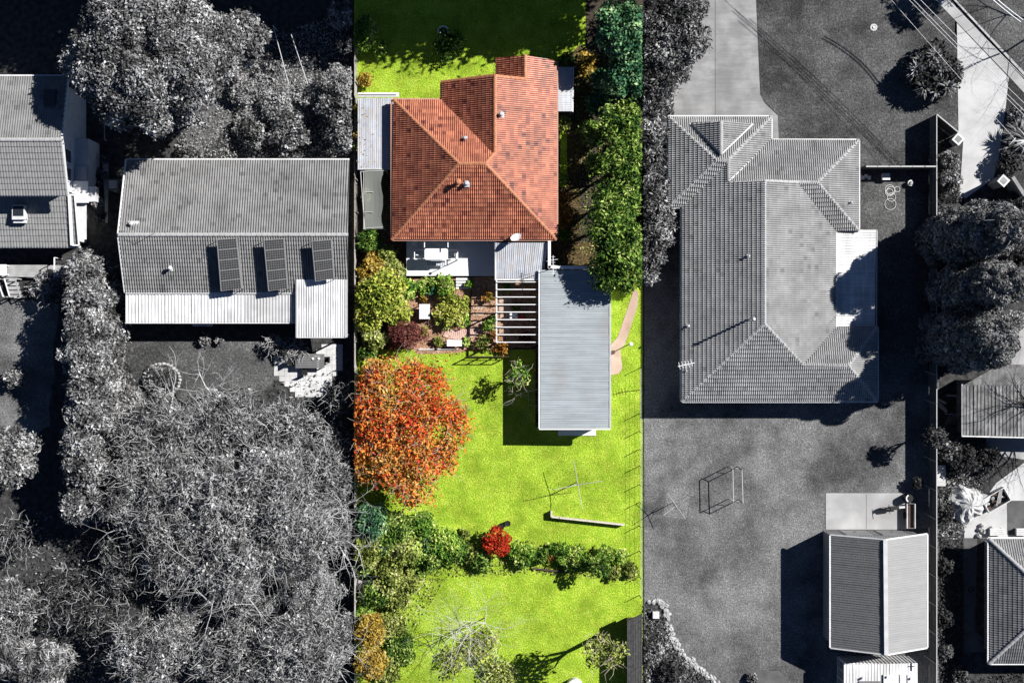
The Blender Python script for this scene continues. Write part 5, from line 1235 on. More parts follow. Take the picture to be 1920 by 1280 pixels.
# trailer full of rubbish
RT = thing('rubbish_crate', 'open crate full of junk beside the tarpaulin heap', 'crate', W(1872, 935)); c = W(1868, 937, .5); Mz = Matrix.Rotation(R(30), 3, 'Z'); cc = Vector((c.x, c.y, 0))
def rb(x0, x1, y0, y1, z0, z1, nm, m):
    mb = MB(); mb.box(x0, x1, y0, y1, z0, z1); mb.v = [tuple(cc + Mz @ Vector(v)) for v in mb.v]; return mb.build(nm, m, RT)
rb(-.9, .9, -.5, .5, .03, .12, 'floor', 'timber_dark'); rb(-.9, .9, -.56, -.5, .03, .62, 'side', 'off_white'); rb(-.9, .9, .5, .56, .03, .62, 'side', 'off_white'); rb(-.96, -.9, -.56, .56, .03, .62, 'end_panel', 'off_white'); rb(.9, .96, -.56, .56, .03, .62, 'end_panel', 'off_white')
for k in range(12):
    x, y, s_ = random.uniform(-.7, .7), random.uniform(-.35, .35), random.uniform(.1, .2)
    mb = MB(); mb.dome((x, y, .2 + random.uniform(0, .3)), s_, s_ * .8, s_ * .8, 7, 3, full=True, jit=.25, seed=k); mb.v = [tuple(cc + Mz @ Vector(v)) for v in mb.v]; mb.build('junk', random.choice(['black_plastic', 'off_white', 'timber_grey', 'fence_grey']), RT)
for k in range(3): mb = MB(); mb.bar(cc + Mz @ Vector((-.2 + k * .15, -.3, .62)), cc + Mz @ Vector((.5 + k * .1, .5, .68)), .08, .04); mb.build('plank', 'timber_grey', RT)
for i, (x, y) in enumerate(((1839, 985), (1843, 996), (1858, 990), (1836, 992), (1833, 1003))): c = W(x, y); MB().dome((c.x, c.y, .02), .22, .2, .3, 8, 3, jit=.2, seed=i).build('boulder', 'stone_grey', None, ['grey boulder nearest the tarpaulin on the white patio', 'grey boulder left of the long white bench', 'pale round boulder touching the long white bench', 'small boulder on the patio edge above the path', 'small boulder at the path top'][i], 'boulder', 'boulders on the white patio')
# stones edging the bottom bed
ed = [(1216, 1130), (1236, 1126), (1248, 1140), (1251, 1165), (1256, 1190), (1266, 1210), (1282, 1226), (1300, 1243), (1318, 1258), (1334, 1272), (1348, 1284)]
rn = random.Random(3); cnt = 0
RK = thing('stone_edging', 'curved pale stone edging of the bed at the bottom of the right yard', 'stone edging', W(1256, 1190))
meshes = []
for k in range(6): meshes.append(MB().dome((0, 0, 0), .2, .15, .16, 8, 3, jit=.22, seed=k).mesh('stone', 'stone_grey'))
for i in range(len(ed) - 1):
    for k in range(8):
        t = (k + rn.random()) / 8; x = ed[i][0] + (ed[i + 1][0] - ed[i][0]) * t + rn.uniform(-5, 5); y = ed[i][1] + (ed[i + 1][1] - ed[i][1]) * t + rn.uniform(-5, 5)
        c = W(x, y); inst('stone', rn.choice(meshes), RK, Matrix.Translation((c.x, c.y, .01)) @ Matrix.Rotation(rn.uniform(0, 6), 4, 'Z') @ Matrix.Scale(rn.uniform(.7, 1.3), 4))
BS = thing('garden_block', 'square pale block in the stone-edged bed', 'block', W(1230, 1152)); c = W(1230, 1152, .5); MB().box(c.x - .2, c.x + .2, c.y - .22, c.y + .22, .01, .5).build('body', 'off_white', BS); MB().box(c.x - .24, c.x + .24, c.y - .26, c.y + .26, .5, .55).build('cap', 'off_white', BS)
# junk by the old shed
JK = thing('timber_pile', 'pile of pale planks between the long fence and the old shed', 'timber', W(1770, 762))
for k, (a, b) in enumerate((((1757, 752), (1776, 770)), ((1760, 760), (1775, 773)), ((1758, 748), (1774, 756)), ((1775, 741), (1795, 742)))): MB().bar(W(*a, .3 + .06 * k), W(*b, .3 + .06 * k), .15, .04).build('plank', 'timber_grey', JK)
MB().bar(W(1764, 758, .15), W(1768, 766, .15), .7, .25).build('crate', 'timber_dark', JK)
SF2 = thing('lattice_trellis', 'dark lattice frame standing beside the old shed', 'frame', W(1785, 785))
for k in range(5): c = W(1772 + k * 5, 795); MB().bar((c.x, c.y, 0), (c.x, c.y + .9, 1.4), .05, .05).build('bar', 'metal_old', SF2)
MB().bar(W(1771, 776, 1.38), W(1794, 776, 1.38), .05, .05).build('bar', 'metal_old', SF2)
# hose on dark path
HZ = thing('garden_hose', 'small dark hose coil on the narrow path by the corner house', 'hose', W(1820, 1104)); mb = MB(); c = W(1820, 1104, .04)
for r1 in (.2, .16): mb.ring((c.x, c.y, .05), r1, .022, 16)
mb.build('coils', 'rubber', HZ)
# overhead power lines
def cable(nm, lab, a, b, h, r, m, n=1, gap=.3):
    t = thing(nm, lab, 'power line', ((W(*a, h) + W(*b, h)) / 2))
    A, B = W(*a, h), W(*b, h); d = (B - A).normalized(); s = Vector((-d.y, d.x, 0)); 
    for k in range(n):
        p = None; mb = MB()
        for i in range(9):
            f_ = i / 8; q = A.lerp(B, f_) + s * gap * k - Vector((0, 0, 4 * .5 * f_ * (1 - f_)))
            if p is not None: mb.tube(p, q, r, n=5, caps=False)
            p = q
        mb.build('wire', m, t)
e = 'overhead cables crossing the top right corner'
cable('power_line', 'bright thick twin cable in the top right corner', (1790, -75), (1914, 42), 7.5, .04, 'white_paint', 2, .22)
cable('power_line', 'white cable over the far side of the footpath', (1660, -125), (2060, 280), 8, .02, 'wire', 1)
cable('power_line', 'white cable on the near side of the footpath', (1620, -110), (2080, 345), 7.5, .018, 'wire', 1)
cable('power_line', 'pair of white cables above the palm clump', (1590, -120), (2060, 350), 7, .018, 'wire', 2, .22)
cable('power_line', 'lowest thin cable ending over the dark lawn above the palm clump', (1560, -130), (2050, 420), 6.5, .014, 'wire', 1)
# ================================================================== trees and shrubs
CL = (-300, 659); CM = (664, 1203); CR = (1207, 2400)
sd = [100]
def T(name, lab, px, py, r, h, leaf, dens=120, size=.3, rz=None, hc=None, k=14, clip=None, cat='tree', lob=.42, sq=(1, 1), **kw):
    sd[0] += 1; rz = rz or r * .7; hc = hc if hc is not None else h - rz
    return plant(name, lab, cat, lobes_round(px, py, hc, r, rz, k, sd[0], lob, sq), leaf, dens, size, seed=sd[0], clip=clip, **kw)
def Sb(lab, px, py, rpx, h, leaf, clip=None, dens=170, size=.22, k=9, name='shrub', cat='shrub', **kw):
    r = rpx * S; kw.setdefault('stem', 'stem'); kw.setdefault('fol', 'foliage')
    return T(name, lab, px, py, r, h, leaf, dens, size, rz=min(h * .55, r), hc=h * .5, k=k, clip=clip, cat=cat, **kw)
# --- off the top edge: the trees that shade the top gardens
off = [(940, -212, 4.4, 12.5), (1070, -218, 4.4, 12.5), (1190, -200, 4.2, 12), (815, -215, 4.4, 12.5), (690, -215, 4.2, 12), (1290, -190, 3.6, 11.5), (260, -165, 4.2, 12), (120, -150, 3.8, 11)]
for i, (x, y, r, h) in enumerate(off):
    plant('tree', ['tall leafy tree shading the middle lawn from beyond the top edge', 'tall leafy tree beyond the top edge above the red roof', 'tall leafy tree beyond the top edge nearest the right drive', 'tall leafy tree beyond the top edge at the left of the middle yard', 'tall leafy tree beyond the top edge over the left garden', 'tall tree beyond the top edge above the grey drive', 'tall tree beyond the top edge above the large round tree', 'tree beyond the top edge at the far left'][i], 'tree',
          lobes_round(x, y, h - r * .7, r, r * .75, 26, 500 + i, .26), 'lf_green' if i < 4 or i == 5 else 'lf_grey_mid', 62, .42, jag=1.1, seed=500 + i, group='trees beyond the top edge')
plant('tree', 'loose tree beyond the top edge over the dark right lawn', 'tree', lobes_round(1975, -160, 7, 2.4, 1.8, 10, 520), 'lf_grey_mid', 45, .4, seed=520, trunk='bark_grey', group='trees beyond the top edge')
sb = W(2030, 10); t = thing('bare_tree', 'bare tree beyond the right edge throwing branch shadows over the footpath', 'tree', (sb.x, sb.y, 0)); branching(Vector((sb.x, sb.y, 0)), 8, 1, 77, .14, 4, 5).build('limbs', 'bark_grey', t)

# --- left garden, top
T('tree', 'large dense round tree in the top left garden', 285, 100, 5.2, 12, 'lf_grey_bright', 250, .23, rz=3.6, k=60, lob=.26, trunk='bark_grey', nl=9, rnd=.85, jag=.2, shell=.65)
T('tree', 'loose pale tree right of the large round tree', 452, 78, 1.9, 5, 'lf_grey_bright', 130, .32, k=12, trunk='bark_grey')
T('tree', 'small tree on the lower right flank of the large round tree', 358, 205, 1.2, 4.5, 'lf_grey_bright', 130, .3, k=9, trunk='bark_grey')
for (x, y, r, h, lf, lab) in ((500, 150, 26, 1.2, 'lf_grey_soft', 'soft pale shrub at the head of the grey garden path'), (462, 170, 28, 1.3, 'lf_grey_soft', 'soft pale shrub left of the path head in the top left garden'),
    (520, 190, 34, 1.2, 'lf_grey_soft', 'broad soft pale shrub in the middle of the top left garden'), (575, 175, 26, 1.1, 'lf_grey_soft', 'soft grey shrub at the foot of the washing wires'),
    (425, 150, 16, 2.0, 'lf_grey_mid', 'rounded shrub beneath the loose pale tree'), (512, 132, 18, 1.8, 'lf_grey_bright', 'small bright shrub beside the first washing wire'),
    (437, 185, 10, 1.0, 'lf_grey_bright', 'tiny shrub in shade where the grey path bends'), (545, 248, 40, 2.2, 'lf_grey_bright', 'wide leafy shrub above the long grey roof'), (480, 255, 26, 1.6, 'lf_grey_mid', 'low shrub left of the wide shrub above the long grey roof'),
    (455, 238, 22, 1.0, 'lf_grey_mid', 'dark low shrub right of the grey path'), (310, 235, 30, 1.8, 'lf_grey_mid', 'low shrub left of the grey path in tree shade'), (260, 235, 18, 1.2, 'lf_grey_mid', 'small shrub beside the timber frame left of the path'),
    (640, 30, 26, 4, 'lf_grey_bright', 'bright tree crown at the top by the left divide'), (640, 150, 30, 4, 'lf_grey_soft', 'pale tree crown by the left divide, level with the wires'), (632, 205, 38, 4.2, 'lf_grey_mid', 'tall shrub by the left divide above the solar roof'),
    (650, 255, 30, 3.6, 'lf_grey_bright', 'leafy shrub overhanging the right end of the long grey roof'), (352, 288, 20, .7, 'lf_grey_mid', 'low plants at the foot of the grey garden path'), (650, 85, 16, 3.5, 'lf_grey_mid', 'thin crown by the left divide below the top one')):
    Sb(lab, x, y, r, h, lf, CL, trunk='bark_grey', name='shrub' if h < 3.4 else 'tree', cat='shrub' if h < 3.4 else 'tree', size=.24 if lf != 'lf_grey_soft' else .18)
for i, (x, y, r) in enumerate(((165, 322, 14), (188, 330, 14), (176, 352, 13), (184, 380, 12), (190, 405, 10), (168, 300, 12), (196, 300, 9))):
    Sb(['bushy plant against the white wall of the two-storey house, topmost', 'bushy plant in the narrow strip beside the pale path, upper', 'bushy plant just above the balcony box', 'bushy plant beside the balcony box', 'bushy plant at the lower end of the narrow strip', 'dark bushy plant at the top of the narrow strip', 'small plant at the top of the pale narrow path'][i], x, y, r, 1.1, 'lf_grey_bright', group='plants in the strip between the left houses', trunk='bark_grey')
Sb('small plant hanging below the white balcony box corner', 165, 470, 8, .9, 'lf_grey_bright', trunk='bark_grey')
FRm = thing('garden_trellis', 'pale timber frame in the shade left of the garden path', 'frame', W(225, 240))
for a, b in (((196, 224), (232, 220)), ((196, 226), (196, 262)), ((205, 225), (225, 238)), ((238, 245), (285, 245))): MB().bar(W(*a, .5), W(*b, .5), .07, .06).build('bar', 'timber_grey', FRm)
for x, y in ((196, 224), (232, 220), (196, 262)): c = W(x, y, .5); MB().bar((c.x, c.y, 0), (c.x, c.y, .48), .06, .06).build('leg', 'timber_grey', FRm)
# --- the tall hedge of conifers down the left yard
for i in range(9):
    py = 508 + i * 54; px = 158 + (-4, 3, 0, -3, 2, 5, 0, 4, -6)[i]
    rr = (1.35, 1.55, 1.7, 1.8, 1.85, 1.9, 1.9, 1.85, 1.7)[i]; h = (4.4, 5.2, 5.6, 5.8, 6, 6, 6, 5.8, 5.6)[i]
    lb = []
    q = W(px, py, h * .85); rn = random.Random(i)
    for j in range(9): z = h * (.18 + .78 * j / 8); w_ = rr * (1.05 - .5 * j / 8); a = rn.uniform(0, 6.28); lb.append((q.x + math.cos(a) * .35, q.y + math.sin(a) * .35, z, w_, w_ * 1.05, .7))
    for j in range(14): a = rn.uniform(0, 6.28); z = h * rn.uniform(.5, .97); w_ = rr * (1.15 - .55 * z / h); lb.append((q.x + math.cos(a) * w_, q.y + math.sin(a) * w_, z, .55, .55, .5))
    plant('hedge_tree', ['first tree of the tall left hedge, nearest the deck', 'second tree of the tall left hedge from the deck', 'third tree of the tall left hedge from the deck', 'fourth tree of the tall left hedge, beside the verandah corner', 'fifth tree of the tall left hedge, beside the round bed', 'sixth tree of the tall left hedge from the deck', 'seventh tree of the tall left hedge from the deck', 'eighth tree of the tall left hedge, at the edge of the thicket', 'ninth and last tree of the tall left hedge'][i],
          'tree', lb, 'lf_grey_bright', 150, .25, .5, seed=40 + i, group='tall hedge trees down the left yard', trunk='bark_grey')
Sb('sparse leaning branchy shrub at the top left of the tall hedge', 92, 545, 30, 2.2, 'lf_grey_mid', dens=60, twigs=5, trunk='bark_grey')
Sb('small dark shrub in the hedge shadow at the left edge', 25, 710, 20, 1.6, 'lf_grey_bright', trunk='bark_grey')
T('tree', 'bushy tree at the left edge below the grey lawn', 22, 855, 2.0, 5, 'lf_grey_bright', 140, .28, trunk='bark_grey', k=12)
Sb('dark round shrub right of the tall hedge', 228, 700, 19, 1.7, 'lf_grey_dark', trunk='bark_grey'); Sb('dark leafy plant inside the round stone bed', 300, 712, 26, .8, 'lf_grey_mid', dens=90, trunk='bark_grey')
Sb('pale rockery plant below the dark round shrub', 248, 745, 20, .7, 'lf_grey_soft', size=.3, trunk='bark_grey')
Sb('pair of small plants in the shade of the verandah', 385, 637, 12, .8, 'lf_grey_bright', trunk='bark_grey', dens=80); Sb('small plant in the verandah shade, right one', 412, 638, 9, .7, 'lf_grey_bright', trunk='bark_grey', dens=80)
for i, (x, y, r) in enumerate(((512, 645, 18), (535, 655, 18), (560, 652, 16))): Sb(['loose twiggy plant left of the patio table, outer one', 'loose twiggy plant left of the patio table, middle one', 'loose twiggy plant beside the patio table'][i], x, y, r, 1.3, 'lf_grey_mid', dens=80, twigs=8, trunk='bark_grey', twlen=.5)
# --- the thicket at the bottom left: leafy and twiggy trees
fo = [(300, 835, 3.1, 6, 'lf_grey_mid', 0, 'twiggy tree at the top left of the thicket beside the hedge'), (425, 800, 2.6, 5.5, 'lf_grey_mid', 0, 'twiggy tree at the top of the thicket below the small lawn'),
      (540, 805, 2.3, 4.4, 'lf_grey_mid', 0, 'twiggy tree directly below the paved patio'), (640, 750, 1.3, 3.0, 'lf_grey_dark', 0, 'dark tree at the patio corner by the left divide'), (270, 930, 2.8, 6.5, 'lf_grey_mid', 0, 'twiggy tree beside the end of the tall hedge'),
      (385, 930, 3.0, 7, 'lf_grey_bright', 0, 'bright twiggy tree in the heart of the thicket'), (505, 915, 3.0, 7, 'lf_grey_bright', 0, 'bright spreading tree right of the thicket heart'), (605, 900, 2.2, 5, 'lf_grey_mid', 0, 'tree with arching limbs by the left divide'),
      (330, 1040, 2.5, 6, 'lf_grey_mid', 0, 'shaded tree in the lower middle of the thicket'), (440, 1050, 2.9, 6.8, 'lf_grey_bright', 0, 'pale twiggy tree below the thicket heart'), (555, 1010, 2.7, 6.5, 'lf_grey_bright', 0, 'tree with thick pale branches near the left divide'),
      (235, 1060, 2.2, 4.5, 'lf_grey_dark', 0, 'dark tree at the lower end of the hedge shadow'), (590, 1110, 1.9, 4.8, 'lf_grey_soft', 0, 'soft ferny grey tree near the left divide'), (600, 1090, 1.2, 4.5, 'lf_grey_soft', 0, 'small soft ferny crown above the grey one'),
      (130, 1115, 2.3, 4, 'lf_grey_dark', 0, 'dark straggling tree in the lower left corner area'), (30, 1010, 1.6, 3, 'lf_grey_dark', 0, 'dark shrubby tree at the left edge in the hedge shadow'), (25, 1140, 2.0, 4.2, 'lf_grey_mid', 0, 'bushy tree at the left edge above the weeping one'),
      (215, 1160, 2.1, 4.2, 'lf_grey_dark', 0, 'dark low tree above the bottom edge left of the gap'), (280, 1225, 2.7, 6, 'lf_grey_bright', 0, 'bright round tree at the bottom edge of the thicket'), (480, 1140, 1.5, 4, 'lf_grey_mid', 0, 'small tree beside the black gap in the thicket'),
      (430, 1230, 2.5, 5.5, 'lf_grey_mid', 0, 'tree at the bottom edge in the middle of the thicket'), (560, 1225, 2.9, 6.2, 'lf_grey_bright', 0, 'twiggy tree at the bottom edge near the left divide'), (340, 1160, 1.3, 3.5, 'lf_grey_soft', 0, 'small pale tree among dark gaps in the lower thicket'),
      (640, 1000, 1.5, 4, 'lf_grey_mid', 0, 'tree hugging the left divide in the lower thicket'), (640, 1190, 1.8, 4, 'lf_grey_bright', 0, 'leafy tree hugging the left divide at the bottom'), (620, 840, 1.5, 3.6, 'lf_grey_mid', 0, 'small tree hugging the left divide below the dark one')]
for x, y, r, h, lf, z_, lab in fo:
    soft = lf == 'lf_grey_soft'; dark = lf == 'lf_grey_dark'
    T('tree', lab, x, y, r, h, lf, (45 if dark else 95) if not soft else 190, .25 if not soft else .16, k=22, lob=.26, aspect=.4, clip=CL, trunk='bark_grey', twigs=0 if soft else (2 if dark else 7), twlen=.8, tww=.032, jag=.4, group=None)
for i, (x, y, h) in enumerate(((500, 850, 5), (600, 930, 5.2), (540, 990, 6.8), (400, 860, 6), (340, 900, 6), (600, 1225, 5), (460, 960, 7), (300, 985, 6), (620, 1010, 5.4), (430, 1080, 7), (385, 735, 3.6), (300, 780, 5))):
    c = W(x, y, h); b = Vector((c.x, c.y, 0)); t = thing('bare_tree', ['bare branching tree below the patio', 'bare arching tree by the left divide', 'bare tree with thick pale branches in the lower right thicket', 'bare tree left of the thicket heart', 'bare tree near the hedge end', 'bare tree at the bottom by the left divide', 'bare tree in the very middle of the thicket', 'bare tree below the hedge end', 'small bare tree on the left divide', 'bare tree in the lower thicket middle', 'small bare tree on the grey lawn below the verandah', 'bare tree at the top left of the thicket'][i], 'tree', b, 'bare trees in the left thicket')
    branching(b, h * .85, 1, 200 + i, .11, 3, 5, upw=.3, start=h * .62).build('limbs', 'twig_grey', t)
T('weeping_tree', 'weeping pale tree at the bottom left corner', 75, 1245, 2.2, 4.2, 'lf_grey_bright', 110, .6, aspect=.16, trunk='bark_grey', k=10, rnd=.5)
T('weeping_tree', 'second weeping tree at the far bottom left edge', 8, 1225, 1.7, 4.2, 'lf_grey_mid', 110, .5, aspect=.16, trunk='bark_grey', k=10, rnd=.5)
# ground cover in the dark gaps
def cover(name, pts, leaf, n, size, seed, hmax=.3):
    rs = np.random.RandomState(seed); xs = [p[0] for p in pts]; ys = [p[1] for p in pts]; P = []
    m = len(pts)
    while len(P) < n:
        x, y = rs.uniform(min(xs), max(xs)), rs.uniform(min(ys), max(ys)); c = False
        for i in range(m):
            a, b = pts[i], pts[(i + 1) % m]
            if (a[1] > y) != (b[1] > y) and x < (b[0] - a[0]) * (y - a[1]) / (b[1] - a[1]) + a[0]: c = not c
        if c: w_ = W(x, y); P.append((w_.x, w_.y, rs.uniform(.03, hmax)))
    P = np.array(P); k = len(P); N = rs.normal(size=(k, 3)) * .7 + np.array([0, 0, 1]); N /= np.linalg.norm(N, axis=1)[:, None]
    Tt = rs.normal(size=(k, 3)); Tt -= N * (Tt * N).sum(1)[:, None]; Tt /= np.linalg.norm(Tt, axis=1)[:, None]; B = np.cross(N, Tt); s = size * rs.uniform(.4, 1.2, k)[:, None] / 2
    V = np.stack([P - Tt * s, P + B * s * .45, P + Tt * s, P - B * s * .45], 1).reshape(-1, 3)
    me = npmesh(name, V, np.arange(4 * k).reshape(-1, 4), leaf, Vector((0, 0, 0))); o = bpy.data.objects.new(name, me); COL.objects.link(o); ORG[o.name] = Vector((0, 0, 0)); return o
def stuff(o, lab, cat): tag(o, lab, cat, None, 'stuff')
stuff(cover('ground_cover', [(120, 780), (655, 690), (655, 1290), (-20, 1290), (-20, 960), (110, 960)], 'lf_grey_mid', 9000, .25, 1), 'dark weeds and fallen leaves under the left thicket', 'weeds')
stuff(cover('ground_cover', [(330, 130), (655, 20), (655, 300), (330, 300)], 'lf_grey_soft', 6500, .2, 2), 'low weeds in the top left garden', 'weeds')
stuff(cover('ground_cover', [(670, 430), (790, 470), (1010, 520), (1010, 655), (700, 680), (670, 660)], 'lf_orange', 2600, .16, 3, .12), 'fallen orange leaves and ground cover in the middle garden', 'ground cover')
stuff(cover('ground_cover', [(668, 985), (880, 1000), (1180, 1035), (1195, 1090), (1000, 1075), (840, 1080), (780, 1180), (670, 1290)], 'lf_olive', 5200, .22, 4, .2), 'green and brown ground cover below the garden hedge', 'ground cover')
stuff(cover('ground_cover', [(1085, 90), (1196, 110), (1196, 520), (1085, 470), (1075, 300)], 'lf_olive', 2600, .2, 5, .15), 'leaves on the shaded path right of the red roof', 'fallen leaves')
stuff(cover('fallen_leaves', [(675, 180), (675, 316), (712, 316), (700, 190)], 'lf_gold', 60, .16, 6, .04), 'yellow leaves scattered on the carport edge', 'fallen leaves')
bpy.data.objects['fallen_leaves'].location.z = 2.56
stuff(cover('ground_cover', [(1762, 820), (1860, 830), (1850, 900), (1800, 1008), (1760, 1012)], 'lf_grey_mid', 3200, .22, 7, .4), 'dark ground cover between the long fence and the tarpaulin', 'ground cover')
stuff(cover('ground_cover', [(1762, 1010), (1806, 1010), (1806, 1280), (1920, 1280), (1920, 1255), (1762, 1285)], 'lf_grey_dark', 2600, .22, 8, .3), 'dark ground cover right of the long fence', 'ground cover')
stuff(cover('ground_cover', [(1208, 1130), (1245, 1150), (1262, 1215), (1340, 1290), (1208, 1290)], 'lf_grey_mid', 2600, .22, 9, .35), 'rough plants in the stone-edged bed', 'ground cover')
stuff(cover('ground_cover', [(1764, 290), (1796, 290), (1800, 380), (1764, 380)], 'lf_grey_mid', 1500, .2, 10, .5), 'leafy ground cover beside the white drive', 'ground cover')

# --- middle yard
Sb('light green shrub in the top left corner of the middle yard', 682, 70, 30, 2.6, 'lf_fresh', CM); Sb('light green shrub below the corner one at the left fence', 684, 50, 20, 2.8, 'lf_fresh', CM); Sb('small green shrub right of the corner shrub', 712, 92, 15, 1.2, 'lf_fresh', CM)
Sb('yellow flowering shrub at the left fence above the carport', 684, 150, 14, 1.0, 'lf_gold', CM); Sb('yellow shrub leaning over the carport edge', 676, 205, 13, 3.0, 'lf_gold', CM, dens=110); Sb('small yellow shrub lower on the carport edge', 670, 255, 9, 3.0, 'lf_gold', CM, dens=110); Sb('small green shrub lowest on the carport edge', 668, 275, 8, 2.9, 'lf_green', CM)
Sb('loose clipped shrub just under the ring in the dark top lawn', 842, 82, 30, 1.0, 'lf_green', dens=110)
Sb('pale green plant seen through the shade net', 690, 365, 14, 1.4, 'lf_olive', dens=90)
T('tree', 'blue-green tree in the top right corner of the middle yard', 1168, 60, 1.95, 6.5, 'lf_teal', 170, .28, clip=CM, k=16, lob=.36); T('tree', 'darker blue-green tree below the corner one', 1178, 140, 1.7, 5, 'lf_teal', 150, .28, clip=CM)
hd = [(1168, 235, 1.6, 4.6, 'lf_green'), (1176, 300, 1.5, 5.2, 'lf_green'), (1160, 362, 1.7, 4.6, 'lf_green'), (1142, 415, 1.8, 4.8, 'lf_green'), (1165, 460, 1.9, 5.2, 'lf_green'), (1148, 503, 1.6, 4.4, 'lf_green'), (1185, 505, 1.4, 4.6, 'lf_green')]
hl = ['topmost tree of the green row right of the red roof', 'second tree of the green row right of the red roof', 'third tree of the green row, level with the narrow grass strip', 'fourth tree of the green row, bulging towards the path', 'fifth tree of the green row, beside the brown path', 'tree of the green row overhanging the garage corner', 'last tree of the green row, at the right divide above the pink path']
for i, (x, y, r, h, lf) in enumerate(hd): T('tree', hl[i], x, y, r, h + .8, lf, 120, .3, clip=CM, k=22, lob=.3, group='green row of trees right of the red roof', aspect=.36, jag=.8)
Sb('rusty orange hedge against the right wall of the red-roofed house', 1057, 395, 15, 1.4, 'lf_orange', size=.16); Sb('lower half of the rusty orange hedge by the right wall', 1057, 415, 14, 1.3, 'lf_orange', size=.16); Sb('upper end of the rusty orange hedge', 1056, 372, 13, 1.4, 'lf_orange', size=.16)
Sb('small green shrub between grass strip and orange hedge', 1055, 335, 10, 1.2, 'lf_fresh'); Sb('green shrub below the small metal lean-to', 1058, 232, 13, 1.4, 'lf_olive'); Sb('dark green shrub above the small metal lean-to', 1062, 112, 15, 1.2, 'lf_green'); Sb('dark shrub at the foot of the orange hedge', 1058, 440, 12, 1.0, 'lf_green')
Sb('dry brown shrub right of the top lawn', 1100, 122, 22, 1.0, 'lf_gold', dens=80, size=.25)
for i, (x, y, r, h, lf) in enumerate(((690, 450, 22, 2.6, 'lf_green'), (722, 482, 22, 2.0, 'lf_olive'), (700, 505, 26, 2.4, 'lf_gold'), (745, 510, 18, 1.6, 'lf_olive'), (715, 555, 44, 3.6, 'lf_yellow'), (755, 545, 24, 2.6, 'lf_fresh'), (690, 590, 30, 3.0, 'lf_yellow'), (745, 590, 26, 2.4, 'lf_yellow'), (700, 635, 24, 2.4, 'lf_olive'), (688, 660, 16, 2, 'lf_green'), (724, 520, 20, 3, 'lf_yellow'))):
    Sb(['green shrub at the left fence below the shade net', 'olive shrub right of the green one below the shade net', 'golden shrub at the left fence beside the deck', 'olive shrub touching the deck corner', 'large yellow-green tree left of the garden bed', 'fresh green bush between the large yellow tree and the white table', 'yellow-green bush at the left fence below the large yellow tree', 'yellow bush left of the white garden table', 'olive bush at the left fence above the autumn tree', 'dark green bush at the left fence above the autumn tree', 'yellow crown above the large yellow-green tree'][i], x, y, r, h, lf, CM, size=.26, name='shrub' if i != 4 else 'tree', cat='shrub' if i != 4 else 'tree', k=14 if r > 30 else 9)
T('maroon_tree', 'maroon-leaved shrub between the yellow bushes and the autumn tree', 762, 626, 1.1, 2.2, 'lf_maroon', 260, .16, cat='shrub', sq=(1.25, .9)); Sb('second smaller maroon shrub just above the autumn tree', 742, 640, 14, 1.6, 'lf_maroon', size=.16)
gs = [(790, 540, 14, 1.0, 'lf_fresh', 'green shrub at the left end under the deck'), (802, 533, 15, 1.0, 'lf_fresh', 'rounded green shrub under the deck, second from the left'), (832, 530, 22, 1.6, 'lf_fresh', 'tall bright green shrub against the deck edge'), (818, 545, 14, 1.0, 'lf_teal', 'blue-green shrub tucked below the tall bright one'),
      (838, 555, 20, 1.2, 'lf_yellow', 'yellow-green shrub below the tall bright one'), (845, 585, 28, 1.3, 'lf_yellow', 'large olive shrub filling the round garden bed'), (866, 572, 18, 1.1, 'lf_yellow', 'yellow shrub at the right of the round bed'), (832, 605, 16, .8, 'lf_olive', 'low olive shrub at the bottom of the round bed'), (868, 598, 14, .8, 'lf_fresh', 'fresh green shrub above the brick path'),
      (882, 533, 8, .8, 'lf_fresh', 'small round shrub right of the white steps'), (795, 560, 8, .5, 'lf_gold', 'orange flowering plant above the white garden table'), (916, 555, 12, .8, 'lf_orange', 'rusty plant left of the pergola top'), (914, 612, 12, 1.0, 'lf_fresh', 'green shrub left of the pergola bottom'), (927, 628, 9, .9, 'lf_orange', 'red-brown shrub at the pergola corner post'), (875, 640, 9, .5, 'lf_fresh', 'small plant right of the white bench'),
      (822, 640, 10, .6, 'lf_olive', 'loose plant left of the white bench'), (795, 622, 10, .7, 'lf_yellow', 'yellow plant beside the maroon shrub'), (905, 645, 16, .7, 'lf_olive', 'spreading plant behind the dark trellis'), (940, 653, 16, .5, 'lf_orange', 'orange ground plant below the pergola'), (950, 540, 9, .9, 'lf_fresh', 'small green plant under the first pergola rafters'), (968, 575, 8, .8, 'lf_olive', 'small plant under the middle pergola rafters'), (985, 635, 12, .6, 'lf_maroon', 'maroon plant under the last pergola rafters'), (925, 600, 8, .7, 'lf_green', 'green plant outside the pergola side beam')]
for x, y, r, h, lf, lab in gs: Sb(lab, x, y, r, h, lf, dens=150, size=.2, k=7)
spiky('flax', 'spiky plant with long striped leaves in the round garden bed', 'plant', 852, 600, .6, .9, 40, 'lf_olive', 3)
